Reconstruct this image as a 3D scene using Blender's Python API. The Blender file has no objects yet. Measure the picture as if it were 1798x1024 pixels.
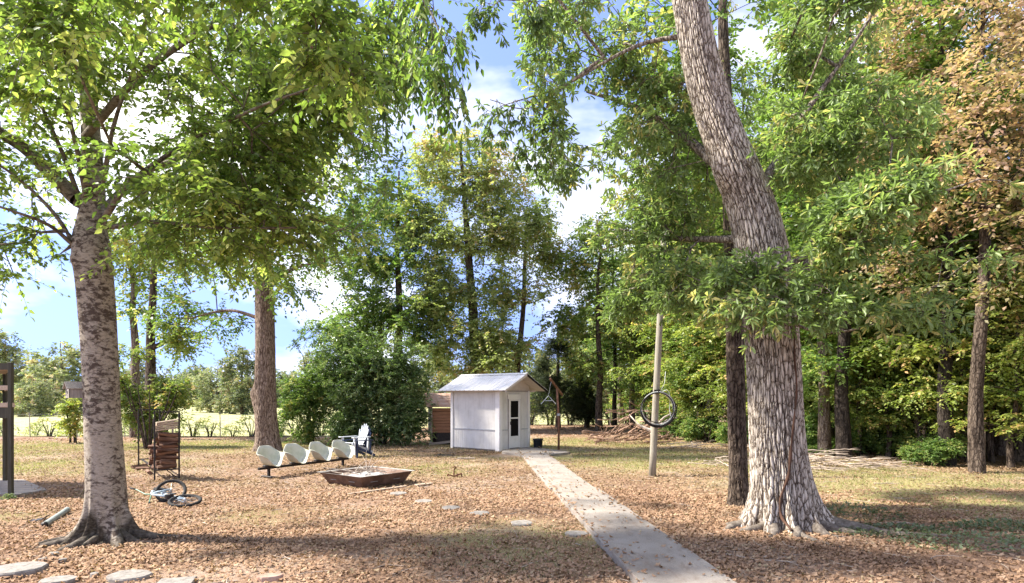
import bpy, math, random
import numpy as np
from mathutils import Vector, Matrix, noise as mnoise

random.seed(7)
RNG = np.random.default_rng(11)
SC = bpy.context.scene
COL = SC.collection
R = math.radians

# ------------------------------------------------------------------ camera
F, Y0, CX, HC = 1100.0, 697.0, 899.0, 2.0      # focal length, horizon row, centre column (photo pixels); eye height in metres
cam_d = bpy.data.cameras.new('camera')
cam = bpy.data.objects.new('camera', cam_d); COL.objects.link(cam)
cam.location = (0, 0, HC); cam.rotation_euler = (R(90), 0, 0)
cam_d.sensor_width = 36; cam_d.lens = 36 * F / 1798
cam_d.shift_y = (Y0 - 512) / 1798
cam_d.clip_start = 0.1; cam_d.clip_end = 3000
SC.camera = cam

# ------------------------------------------------------------------ world, sun, exposure
SUN_H = Vector((-0.998, 0.07, 0)).normalized(); SUN_EL = R(46)
sunv = Vector((SUN_H.x * math.cos(SUN_EL), SUN_H.y * math.cos(SUN_EL), math.sin(SUN_EL)))
world = bpy.data.worlds.new('World'); SC.world = world; world.use_nodes = True
wn, wl = world.node_tree.nodes, world.node_tree.links
wn.clear()
wo = wn.new('ShaderNodeOutputWorld'); bg = wn.new('ShaderNodeBackground'); sky = wn.new('ShaderNodeTexSky')
sky.sky_type = 'NISHITA'; sky.sun_disc = False; sky.sun_elevation = SUN_EL
sky.sun_rotation = math.atan2(SUN_H.x, SUN_H.y)
sky.altitude = 3000; sky.air_density = 1.0; sky.dust_density = 0.0; sky.ozone_density = 2.0
bg.inputs['Strength'].default_value = 0.15
tc = wn.new('ShaderNodeTexCoord'); mp = wn.new('ShaderNodeMapping'); mp.inputs['Scale'].default_value = (2.2, 2.2, 5.0)
mp.inputs['Location'].default_value = (0.2, 7.7, 4.4)
cn = wn.new('ShaderNodeTexNoise'); cn.inputs['Scale'].default_value = 1.0; cn.inputs['Detail'].default_value = 6; cn.inputs['Roughness'].default_value = 0.55
cr = wn.new('ShaderNodeValToRGB'); cr.color_ramp.elements[0].position = 0.42; cr.color_ramp.elements[1].position = 0.64
cr.color_ramp.elements[0].color = (0, 0, 0, 1); cr.color_ramp.elements[1].color = (0.85, 0.85, 0.85, 1)
mx = wn.new('ShaderNodeMix'); mx.data_type = 'RGBA'
wl.new(tc.outputs['Generated'], mp.inputs['Vector']); wl.new(mp.outputs['Vector'], cn.inputs['Vector'])
wl.new(cn.outputs['Fac'], cr.inputs['Fac']); wl.new(cr.outputs['Color'], mx.inputs['Factor'])
hsv = wn.new('ShaderNodeHueSaturation'); hsv.inputs['Saturation'].default_value = 0.95; hsv.inputs['Value'].default_value = 0.60; hsv.inputs['Hue'].default_value = 0.514
v1 = wn.new('ShaderNodeVectorMath'); v1.operation = 'MULTIPLY_ADD'; v1.inputs[1].default_value = (1, 1, .8); v1.inputs[2].default_value = (0, 0, .5)
v2 = wn.new('ShaderNodeVectorMath'); v2.operation = 'NORMALIZE'      # clear air down to the horizon: no white band
wl.new(tc.outputs['Generated'], v1.inputs[0]); wl.new(v1.outputs[0], v2.inputs[0]); wl.new(v2.outputs[0], sky.inputs['Vector'])
wl.new(sky.outputs['Color'], hsv.inputs['Color']); wl.new(hsv.outputs['Color'], mx.inputs['A']); mx.inputs['B'].default_value = (2.6, 2.48, 2.34, 1)
wl.new(mx.outputs['Result'], bg.inputs['Color']); wl.new(bg.outputs['Background'], wo.inputs['Surface'])

sun_d = bpy.data.lights.new('sun', 'SUN'); sun_d.energy = 2.15; sun_d.angle = R(3.0); sun_d.color = (1.0, 0.93, 0.83)
sun = bpy.data.objects.new('sun', sun_d); COL.objects.link(sun)
sun.rotation_euler = sunv.to_track_quat('Z', 'Y').to_euler(); sun.location = (-30, 10, 40)

SC.view_settings.view_transform = 'Standard'; SC.view_settings.look = 'None'
SC.view_settings.exposure = 2.72; SC.view_settings.gamma = 1.0; SC.view_settings.use_curve_mapping = False
SC.render.engine = 'CYCLES'
cy = SC.cycles
cy.max_bounces = 8; cy.diffuse_bounces = 4; cy.transmission_bounces = 6; cy.transparent_max_bounces = 8
cy.use_denoising = True
cy.sample_clamp_indirect = 6

# ------------------------------------------------------------------ pixel helpers (a pixel gives a direction, the ground gives the distance)
def at(x, y, d):
    return Vector(((x - CX) / F * d, d, HC - (y - Y0) / F * d))
def gp(x, y):
    d = HC * F / (y - Y0)
    return Vector(((x - CX) / F * d, d, 0))

# ------------------------------------------------------------------ materials
def new_mat(name):
    m = bpy.data.materials.new(name); m.use_nodes = True
    nt = m.node_tree; nt.nodes.clear()
    out = nt.nodes.new('ShaderNodeOutputMaterial'); p = nt.nodes.new('ShaderNodeBsdfPrincipled')
    nt.links.new(p.outputs[0], out.inputs['Surface'])
    return m, nt, p, out
def ramp(nt, fac, cols, pos=None):
    r = nt.nodes.new('ShaderNodeValToRGB'); e = r.color_ramp.elements
    n = len(cols); pos = pos or [i / (n - 1) for i in range(n)]
    while len(e) < n: e.new(0.5)
    for i in range(n):
        e[i].position = pos[i]; e[i].color = (*cols[i], 1)
    nt.links.new(fac, r.inputs['Fac']); return r.outputs['Color']
def tex_noise(nt, scale, detail=4, rough=0.6, stretch=(1, 1, 1), dist=0.0):
    t = nt.nodes.new('ShaderNodeTexCoord'); mp = nt.nodes.new('ShaderNodeMapping'); mp.inputs['Scale'].default_value = stretch
    n = nt.nodes.new('ShaderNodeTexNoise'); n.inputs['Scale'].default_value = scale; n.inputs['Detail'].default_value = detail
    n.inputs['Roughness'].default_value = rough; n.inputs['Distortion'].default_value = dist
    nt.links.new(t.outputs['Object'], mp.inputs['Vector']); nt.links.new(mp.outputs['Vector'], n.inputs['Vector'])
    return n.outputs['Fac']
def mixc(nt, fac, a, b, mode='MIX'):
    m = nt.nodes.new('ShaderNodeMix'); m.data_type = 'RGBA'; m.blend_type = mode
    for s, v in (('Factor', fac), ('A', a), ('B', b)):
        if hasattr(v, 'is_linked'): nt.links.new(v, m.inputs[s])
        elif s == 'Factor': m.inputs[s].default_value = v
        else: m.inputs[s].default_value = (*v, 1)
    return m.outputs['Result']
def bump(nt, p, h, strength=0.5, dist=0.02):
    b = nt.nodes.new('ShaderNodeBump'); b.inputs['Strength'].default_value = strength; b.inputs['Distance'].default_value = dist
    nt.links.new(h, b.inputs['Height']); nt.links.new(b.outputs['Normal'], p.inputs['Normal'])
def attr(nt, name):
    a = nt.nodes.new('ShaderNodeAttribute'); a.attribute_name = name; return a.outputs['Fac']

def mat_plain(name, cols, scale=6, rough=0.7, metal=0.0, stretch=(1, 1, 1), bs=0.3, bd=0.01, detail=5, pos=None, spec=0.4):
    m, nt, p, out = new_mat(name)
    n = tex_noise(nt, scale, detail, 0.65, stretch)
    pos = pos or [0.3 + 0.4 * i / (len(cols) - 1) for i in range(len(cols))]
    c = ramp(nt, n, cols, pos)
    nt.links.new(c, p.inputs['Base Color'])
    p.inputs['Roughness'].default_value = rough; p.inputs['Metallic'].default_value = metal
    p.inputs['Specular IOR Level'].default_value = spec
    if bs: bump(nt, p, n, bs, bd)
    return m

def mat_leaf(name, cols, trans=0.4, rough=0.45, tboost=1.35, spec=0.35, pos=None):
    m, nt, p, out = new_mat(name)
    if trans > .2: cols = [tuple(v * 1.5 for v in q) for q in cols]
    c = ramp(nt, attr(nt, 'tint'), cols, pos)
    oi = nt.nodes.new('ShaderNodeObjectInfo')
    hs = nt.nodes.new('ShaderNodeHueSaturation')
    mr = nt.nodes.new('ShaderNodeMapRange'); mr.inputs['To Min'].default_value = 0.8; mr.inputs['To Max'].default_value = 1.2
    nt.links.new(oi.outputs['Random'], mr.inputs['Value']); nt.links.new(mr.outputs['Result'], hs.inputs['Value'])
    mr2 = nt.nodes.new('ShaderNodeMapRange'); mr2.inputs['To Min'].default_value = 0.515; mr2.inputs['To Max'].default_value = 0.485
    nt.links.new(oi.outputs['Random'], mr2.inputs['Value']); nt.links.new(mr2.outputs['Result'], hs.inputs['Hue'])
    nt.links.new(c, hs.inputs['Color'])
    nt.links.new(hs.outputs['Color'], p.inputs['Base Color'])
    p.inputs['Roughness'].default_value = rough; p.inputs['Specular IOR Level'].default_value = spec
    t = nt.nodes.new('ShaderNodeBsdfTranslucent')
    tcx = mixc(nt, 1.0, hs.outputs['Color'], (tboost * 1.0, tboost * 1.12, tboost * 0.58), 'MULTIPLY')
    nt.links.new(tcx, t.inputs['Color'])
    ms = nt.nodes.new('ShaderNodeMixShader'); ms.inputs[0].default_value = trans
    nt.links.new(p.outputs[0], ms.inputs[1]); nt.links.new(t.outputs[0], ms.inputs[2]); nt.links.new(ms.outputs[0], out.inputs['Surface'])
    return m

def mat_bark(name, light, dark, moss=None, furrow=True):
    # 'ridge' is 1 on bark plates, 0 in the furrows (modelled relief)
    m, nt, p, out = new_mat(name)
    n = tex_noise(nt, 9, 6, 0.7, (1, 1, 0.25))
    n2 = tex_noise(nt, 45, 4, 0.7, (1, 1, 0.35))
    a = attr(nt, 'ridge')
    mm = nt.nodes.new('ShaderNodeMath'); mm.operation = 'ADD'
    s = nt.nodes.new('ShaderNodeMath'); s.operation = 'MULTIPLY_ADD'; s.inputs[1].default_value = 0.9; s.inputs[2].default_value = -0.45
    nt.links.new(n2, s.inputs[0]); nt.links.new(a, mm.inputs[0]); nt.links.new(s.outputs[0], mm.inputs[1])
    c = ramp(nt, mm.outputs[0], [dark, tuple(x * .6 + y * .4 for x, y in zip(light, dark)), light], [0.22, 0.50, 0.86])
    v = ramp(nt, n, [(0.72, 0.70, 0.68), (1.12, 1.1, 1.08)], [0.3, 0.7])
    c = mixc(nt, 1.0, c, v, 'MULTIPLY')
    tcn = nt.nodes.new('ShaderNodeTexCoord'); wn_ = nt.nodes.new('ShaderNodeTexNoise'); wn_.inputs['Scale'].default_value = 7; wn_.inputs['Detail'].default_value = 3
    nt.links.new(tcn.outputs['Object'], wn_.inputs['Vector'])
    vm = nt.nodes.new('ShaderNodeVectorMath'); vm.operation = 'MULTIPLY_ADD'; vm.inputs[1].default_value = (.09, .09, .25); nt.links.new(wn_.outputs['Color'], vm.inputs[0]); nt.links.new(tcn.outputs['Object'], vm.inputs[2])
    mpv = nt.nodes.new('ShaderNodeMapping'); mpv.inputs['Scale'].default_value = (1, 1, .27); nt.links.new(vm.outputs[0], mpv.inputs['Vector'])
    vo = nt.nodes.new('ShaderNodeTexVoronoi'); vo.feature = 'DISTANCE_TO_EDGE'; vo.inputs['Scale'].default_value = 17; nt.links.new(mpv.outputs[0], vo.inputs['Vector'])
    ck = ramp(nt, vo.outputs['Distance'], [tuple(x / max(y, .01) * 1.2 for x, y in zip(dark, light)), (.8, .78, .75), (1.12, 1.11, 1.1)], [0.015, 0.10, 0.30])
    c = mixc(nt, 1.0, c, ck, 'MULTIPLY')
    hsum = nt.nodes.new('ShaderNodeMath'); hsum.operation = 'MULTIPLY_ADD'; hsum.inputs[1].default_value = .35; nt.links.new(n2, hsum.inputs[0])
    hm = nt.nodes.new('ShaderNodeMath'); hm.operation = 'MINIMUM'; hm.inputs[1].default_value = .25; nt.links.new(vo.outputs['Distance'], hm.inputs[0])
    hk = nt.nodes.new('ShaderNodeMath'); hk.operation = 'MULTIPLY'; hk.inputs[1].default_value = 3.0; nt.links.new(hm.outputs[0], hk.inputs[0]); nt.links.new(hk.outputs[0], hsum.inputs[2])
    if moss:
        g = tex_noise(nt, 2.2, 5, 0.7)
        f = ramp(nt, g, [(0, 0, 0), (0.75, 0.75, 0.75)], [0.6, 0.72])
        c = mixc(nt, f, c, moss)
    nt.links.new(c, p.inputs['Base Color']); p.inputs['Roughness'].default_value = 0.9; p.inputs['Specular IOR Level'].default_value = 0.15
    bump(nt, p, hsum.outputs[0], 0.65, 0.022)
    return m

def mat_mottled(name):
    # smooth pale grey bark with dark lichen blotches that run across the trunk
    m, nt, p, out = new_mat(name)
    n = tex_noise(nt, 11.0, 9, 0.68, (1, 1, 1.7), 0.35)
    n2 = tex_noise(nt, 22, 5, 0.7, (1, 1, 2.2), 0.4)
    n3 = tex_noise(nt, 1.1, 3, 0.5)
    base = ramp(nt, n2, [(0.15, 0.12, 0.085), (0.31, 0.265, 0.205), (0.42, 0.375, 0.305)], [0.28, 0.46, 0.72])
    mm = nt.nodes.new('ShaderNodeMath'); mm.operation = 'MULTIPLY_ADD'; mm.inputs[1].default_value = 0.45
    nt.links.new(n3, mm.inputs[0]); nt.links.new(n, mm.inputs[2])
    f = ramp(nt, mm.outputs[0], [(0, 0, 0), (1, 1, 1)], [0.70, 0.81])
    c = mixc(nt, f, base, (0.075, 0.055, 0.042))
    ln_ = tex_noise(nt, 4.5, 6, 0.6, (1, 1, 6.5), 0.5)
    c = mixc(nt, ramp(nt, ln_, [(0, 0, 0), (.85, .85, .85)], [0.63, 0.69]), c, (0.05, 0.036, 0.027))
    g = tex_noise(nt, 2.6, 5, 0.7)
    fg = ramp(nt, g, [(0, 0, 0), (0.55, 0.55, 0.55)], [0.60, 0.70])
    c = mixc(nt, fg, c, (0.16, 0.17, 0.11))
    a = attr(nt, 'ridge')                          # 0 on the rough, wet-looking old bark of the root flare
    rough = ramp(nt, n2, [(0.018, 0.014, 0.009), (0.06, 0.048, 0.033), (0.15, 0.125, 0.095)], [0.3, 0.5, 0.7])
    c = mixc(nt, a, rough, c)
    nt.links.new(c, p.inputs['Base Color']); p.inputs['Roughness'].default_value = 0.85; p.inputs['Specular IOR Level'].default_value = 0.2
    bump(nt, p, n2, 0.6, 0.02)
    return m

M = {}
M['hornbeam_leaf'] = mat_leaf('hornbeam_leaf', [(0.055, 0.09, 0.024), (0.10, 0.15, 0.038), (0.17, 0.225, 0.065), (0.32, 0.36, 0.12)], 0.5, pos=[0, 0.45, 0.8, 1])
M['oak_leaf'] = mat_leaf('oak_leaf', [(0.08, 0.115, 0.045), (0.135, 0.185, 0.07), (0.20, 0.255, 0.105), (0.34, 0.30, 0.14)], 0.46, 0.4, pos=[0, 0.5, 0.93, 1])
M['wood_leaf'] = mat_leaf('wood_leaf', [(0.055, 0.095, 0.028), (0.105, 0.16, 0.045), (0.18, 0.225, 0.07), (0.28, 0.26, 0.10)], 0.46, pos=[0, 0.5, 0.85, 1])
M['yellow_leaf'] = mat_leaf('yellow_leaf', [(0.09, 0.13, 0.03), (0.17, 0.21, 0.055), (0.27, 0.27, 0.08), (0.36, 0.24, 0.11)], 0.42, pos=[0, 0.5, 0.85, 1])
M['rust_leaf'] = mat_leaf('rust_leaf', [(0.12, 0.145, 0.06), (0.20, 0.175, 0.095), (0.29, 0.18, 0.13), (0.31, 0.225, 0.16)], 0.4, pos=[0, 0.4, 0.8, 1])
M['brown_green_leaf'] = mat_leaf('brown_green_leaf', [(0.105, 0.135, 0.055), (0.18, 0.215, 0.09), (0.24, 0.255, 0.12), (0.31, 0.215, 0.13)], 0.48, pos=[0, 0.45, 0.75, 1])
M['shrub_leaf'] = mat_leaf('shrub_leaf', [(0.055, 0.085, 0.03), (0.11, 0.155, 0.055), (0.18, 0.23, 0.09), (0.29, 0.31, 0.16)], 0.34, 0.3, spec=0.5, pos=[0, 0.5, 0.85, 1])
M['cedar_leaf'] = mat_leaf('cedar_leaf', [(0.018, 0.03, 0.014), (0.035, 0.055, 0.022), (0.06, 0.08, 0.03)], 0.15, 0.7)
M['far_leaf'] = mat_leaf('far_leaf', [(0.10, 0.125, 0.075), (0.16, 0.18, 0.105), (0.22, 0.22, 0.13), (0.30, 0.23, 0.15)], 0.3, 0.8, pos=[0, 0.5, 0.85, 1])
M['herb_leaf'] = mat_leaf('herb_leaf', [(0.05, 0.06, 0.03), (0.09, 0.115, 0.06), (0.13, 0.16, 0.09)], 0.3)
M['litter'] = mat_leaf('litter', [(0.11, 0.058, 0.034), (0.23, 0.13, 0.078), (0.36, 0.22, 0.138), (0.47, 0.32, 0.215), (0.42, 0.33, 0.20)], 0.15, 0.75, 1.0, 0.2, pos=[0, 0.25, 0.55, 0.85, 1])
M['grass'] = mat_leaf('grass', [(0.09, 0.11, 0.035), (0.17, 0.18, 0.06), (0.27, 0.24, 0.11), (0.33, 0.28, 0.16)], 0.35, 0.7, 1.2, 0.2, pos=[0, 0.4, 0.75, 1])
M['oak_bark'] = mat_bark('oak_bark', (0.54, 0.495, 0.43), (0.10, 0.075, 0.055))
M['grey_bark'] = mat_bark('grey_bark', (0.27, 0.23, 0.19), (0.08, 0.055, 0.04))
M['tan_bark'] = mat_bark('tan_bark', (0.29, 0.23, 0.18), (0.10, 0.07, 0.05))
M['dark_bark'] = mat_bark('dark_bark', (0.15, 0.12, 0.095), (0.035, 0.026, 0.02))
M['black_bark'] = mat_bark('black_bark', (0.06, 0.05, 0.042), (0.018, 0.014, 0.012))
M['mottled_bark'] = mat_mottled('mottled_bark')
M['oak_root'] = mat_plain('oak_root', [(0.06, 0.045, 0.033), (0.14, 0.115, 0.09), (0.25, 0.215, 0.175)], 16, 0.9, bs=0.8, bd=0.02)
M['dark_root'] = mat_plain('dark_root', [(0.022, 0.017, 0.012), (0.075, 0.06, 0.043), (0.19, 0.16, 0.125)], 14, 0.9, bs=0.8, bd=0.02)
M['vine_bark'] = mat_plain('vine_bark', [(0.03, 0.017, 0.01), (0.13, 0.062, 0.036)], 14, 0.9, stretch=(1, 1, 0.3), bs=0.6)
M['dry_branch'] = mat_plain('dry_branch', [(0.24, 0.185, 0.14), (0.48, 0.40, 0.32)], 10, 0.85, stretch=(1, 1, 1))
M['brush'] = mat_plain('brush', [(0.20, 0.115, 0.075), (0.40, 0.27, 0.19)], 8, 0.9, bs=0)
M['twig'] = mat_plain('twig', [(0.06, 0.045, 0.035), (0.14, 0.11, 0.085)], 10, 0.85, bs=0)
M['white_paint'] = mat_plain('white_paint', [(0.51, 0.49, 0.455), (0.61, 0.59, 0.555)], 2.5, 0.6, bs=0.08, bd=0.004, pos=[0.25, 0.5])
def mat_weathered(name, cols, dirt):
    m, nt, p, out = new_mat(name)
    c = ramp(nt, tex_noise(nt, 2.5, 5, .65), cols, [.3, .6])
    st = ramp(nt, tex_noise(nt, 5, 6, .7, (2.5, 2.5, .22)), [(0, 0, 0), (.5, .5, .5)], [.52, .72])
    c = mixc(nt, st, c, dirt)
    sp = ramp(nt, tex_noise(nt, 38, 3, .7), [(0, 0, 0), (.6, .6, .6)], [.66, .74]); c = mixc(nt, sp, c, dirt)
    nt.links.new(c, p.inputs['Base Color']); p.inputs['Roughness'].default_value = .65; p.inputs['Specular IOR Level'].default_value = .3
    return m
M['white_paint'] = mat_weathered('white_paint', [(0.60, 0.575, 0.525), (0.70, 0.675, 0.625)], (0.44, 0.40, 0.34))
M['trim_paint'] = mat_plain('trim_paint', [(0.69, 0.665, 0.62), (0.78, 0.755, 0.71)], 3, 0.5, bs=0.05, bd=0.004, pos=[0.25, 0.5])
M['soffit'] = mat_plain('soffit', [(0.52, 0.45, 0.38), (0.63, 0.56, 0.49)], 4, 0.7, bs=0.1, bd=0.004)
M['roof_metal'] = mat_plain('roof_metal', [(0.66, 0.635, 0.60), (0.80, 0.775, 0.74)], 3, 0.42, 0.1, bs=0.05, bd=0.003, pos=[0.3, 0.6])
M['rust_roof'] = mat_plain('rust_roof', [(0.20, 0.10, 0.065), (0.36, 0.23, 0.17), (0.42, 0.32, 0.26)], 5, 0.85, stretch=(1, 1, 1))
M['plank'] = mat_plain('plank', [(0.17, 0.08, 0.045), (0.32, 0.17, 0.10)], 5, 0.85, stretch=(0.6, 3, 8), bs=0.4)
M['grey_wood'] = mat_plain('grey_wood', [(0.20, 0.175, 0.15), (0.38, 0.34, 0.30)], 8, 0.9, stretch=(6, 6, 0.5), bs=0.4)
M['pale_wood'] = mat_plain('pale_wood', [(0.36, 0.27, 0.19), (0.52, 0.41, 0.30)], 6, 0.8, stretch=(5, 0.5, 5), bs=0.3)
M['treated_wood'] = mat_plain('treated_wood', [(0.035, 0.032, 0.022), (0.075, 0.07, 0.045)], 6, 0.8, stretch=(4, 4, 0.5), bs=0.3)
M['black_steel'] = mat_plain('black_steel', [(0.012, 0.011, 0.011), (0.04, 0.032, 0.028)], 14, 0.55, 0.3, bs=0.15)
M['rust_steel'] = mat_plain('rust_steel', [(0.10, 0.05, 0.03), (0.22, 0.105, 0.06), (0.27, 0.15, 0.09)], 9, 0.85, 0.1, bs=0.3)
M['pit_steel'] = mat_plain('pit_steel', [(0.075, 0.045, 0.032), (0.15, 0.09, 0.06), (0.22, 0.14, 0.10)], 5, 0.75, 0.2, bs=0.2)
M['worn_rim_lit_slot'] = mat_plain('worn_rim_lit_slot', [(0.20, 0.185, 0.16), (0.38, 0.36, 0.33)], 12, 0.7, 0.1, bs=0.1)
M['galvanised'] = mat_plain('galvanised', [(0.34, 0.35, 0.35), (0.55, 0.56, 0.56)], 9, 0.5, 0.5, bs=0.05)
M['fibreglass'] = mat_plain('fibreglass', [(0.40, 0.42, 0.31), (0.51, 0.51, 0.40), (0.56, 0.545, 0.45)], 5, 0.45, bs=0.1, bd=0.003)
M['plastic_white'] = mat_plain('plastic_white', [(0.44, 0.48, 0.50), (0.54, 0.57, 0.59)], 6, 0.5, bs=0.05, bd=0.002)
M['plastic_navy'] = mat_plain('plastic_navy', [(0.02, 0.03, 0.07), (0.035, 0.055, 0.12)], 6, 0.5, bs=0.05)
M['plastic_black'] = mat_plain('plastic_black', [(0.008, 0.010, 0.014), (0.02, 0.024, 0.03)], 6, 0.5, bs=0.05)
M['pipe_grey'] = mat_plain('pipe_grey', [(0.17, 0.20, 0.18), (0.30, 0.33, 0.30)], 9, 0.6, bs=0.05)
M['hose_white'] = mat_plain('hose_white', [(0.42, 0.45, 0.42), (0.62, 0.64, 0.60)], 20, 0.5, bs=0)
M['rubber'] = mat_plain('rubber', [(0.010, 0.010, 0.010), (0.03, 0.028, 0.026)], 20, 0.85, bs=0.2)
M['bike_paint'] = mat_plain('bike_paint', [(0.30, 0.40, 0.47), (0.50, 0.58, 0.62)], 10, 0.4, bs=0)
M['bike_green'] = mat_plain('bike_green', [(0.07, 0.16, 0.10), (0.12, 0.24, 0.14)], 10, 0.4, bs=0)
M['ash'] = mat_plain('ash', [(0.20, 0.18, 0.16), (0.50, 0.48, 0.45)], 9, 0.95, bs=0.8, bd=0.03)
M['stone'] = mat_plain('stone', [(0.12, 0.105, 0.088), (0.23, 0.21, 0.185), (0.29, 0.275, 0.245)], 16, 0.9, bs=0.5, bd=0.008)
M['pale_bark'] = mat_plain('pale_bark', [(0.44, 0.36, 0.29), (0.60, 0.53, 0.45)], 6, 0.85, bs=0.3)
M['pole_wood'] = mat_plain('pole_wood', [(0.17, 0.155, 0.115), (0.27, 0.245, 0.19), (0.33, 0.30, 0.24)], 5, 0.85, stretch=(5, 5, 0.4), bs=0.3)

def mat_glass():
    m, nt, p, out = new_mat('dark_glass')
    p.inputs['Base Color'].default_value = (0.006, 0.006, 0.007, 1); p.inputs['Roughness'].default_value = 0.5
    p.inputs['Specular IOR Level'].default_value = 0.08
    return m
M['dark_glass'] = mat_glass()

def mat_concrete():
    m, nt, p, out = new_mat('concrete')
    n = tex_noise(nt, 1.1, 6, 0.65); n2 = tex_noise(nt, 60, 3, 0.7); n3 = tex_noise(nt, 5, 6, 0.7, (1, 0.35, 1))
    c = ramp(nt, n, [(0.22, 0.19, 0.16), (0.30, 0.265, 0.228), (0.35, 0.315, 0.275)], [0.3, 0.5, 0.7])
    c = mixc(nt, 1.0, c, ramp(nt, n2, [(0.75, 0.74, 0.72), (1.1, 1.1, 1.1)], [0.3, 0.6]), 'MULTIPLY')
    f = ramp(nt, n3, [(0, 0, 0), (0.75, 0.75, 0.75)], [0.52, 0.72])
    c = mixc(nt, f, c, (0.17, 0.12, 0.088))
    nt.links.new(c, p.inputs['Base Color']); p.inputs['Roughness'].default_value = 0.92; p.inputs['Specular IOR Level'].default_value = 0.2
    bump(nt, p, n2, 0.35, 0.006)
    return m
M['concrete'] = mat_concrete()

def mat_ground():
    m, nt, p, out = new_mat('ground')
    n = tex_noise(nt, 14, 6, 0.75); n2 = tex_noise(nt, 60, 4, 0.7); n3 = tex_noise(nt, 0.5, 4, 0.6)
    lit = ramp(nt, n2, [(0.10, 0.06, 0.038), (0.25, 0.155, 0.10), (0.40, 0.27, 0.18)], [0.32, 0.5, 0.68])
    soil = ramp(nt, n, [(0.28, 0.20, 0.145), (0.40, 0.30, 0.225)], [0.35, 0.65])
    f = ramp(nt, n3, [(0, 0, 0), (1, 1, 1)], [0.46, 0.62])
    c = mixc(nt, f, lit, soil)
    gr = ramp(nt, n2, [(0.17, 0.16, 0.065), (0.32, 0.27, 0.13), (0.42, 0.345, 0.20)], [0.32, 0.5, 0.7])
    c = mixc(nt, attr(nt, 'grass'), c, gr)
    nt.links.new(c, p.inputs['Base Color']); p.inputs['Roughness'].default_value = 0.95; p.inputs['Specular IOR Level'].default_value = 0.1
    bump(nt, p, n2, 0.8, 0.03)
    return m
M['ground'] = mat_ground()
M['field'] = mat_plain('field', [(0.26, 0.27, 0.115), (0.37, 0.36, 0.16), (0.47, 0.42, 0.22)], 0.6, 0.95, bs=0.3)

# ------------------------------------------------------------------ object helpers
def tag(o, label=None, cat=None, group=None, kind=None):
    if label: o['label'] = label
    if cat: o['category'] = cat
    if group: o['group'] = group
    if kind: o['kind'] = kind
    return o
def empty(name, loc, rz=0.0, label=None, cat=None, group=None):
    o = bpy.data.objects.new(name, None); COL.objects.link(o); o.empty_display_size = 0.2
    o.location = loc; o.rotation_euler = (0, 0, rz)
    return tag(o, label, cat, group)
def link_mesh(name, me, mat, parent=None):
    o = bpy.data.objects.new(name, me); COL.objects.link(o)
    if mat is not None and len(me.materials) == 0: me.materials.append(M[mat] if isinstance(mat, str) else mat)
    if parent is not None: o.parent = parent
    return o
def copy_tree(o, parent=None):
    c = o.copy(); COL.objects.link(c); c.parent = parent
    for ch in o.children: copy_tree(ch, c)
    return c

def np_mesh(name, verts, faces, nper, tint=None, tname='tint', smooth=False):
    """verts (n,3); faces (f,nper) int"""
    me = bpy.data.meshes.new(name)
    verts = np.ascontiguousarray(verts, dtype=np.float32); faces = np.ascontiguousarray(faces, dtype=np.int32)
    me.vertices.add(len(verts)); me.vertices.foreach_set('co', verts.ravel())
    me.loops.add(faces.size); me.loops.foreach_set('vertex_index', faces.ravel())
    me.polygons.add(len(faces)); me.polygons.foreach_set('loop_start', np.arange(0, faces.size, nper, dtype=np.int32))
    if smooth: me.polygons.foreach_set('use_smooth', np.ones(len(faces), dtype=bool))
    if tint is not None:
        a = me.attributes.new(tname, 'FLOAT', 'POINT'); a.data.foreach_set('value', np.ascontiguousarray(tint, dtype=np.float32))
    me.update(calc_edges=True); me.validate()
    return me

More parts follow.
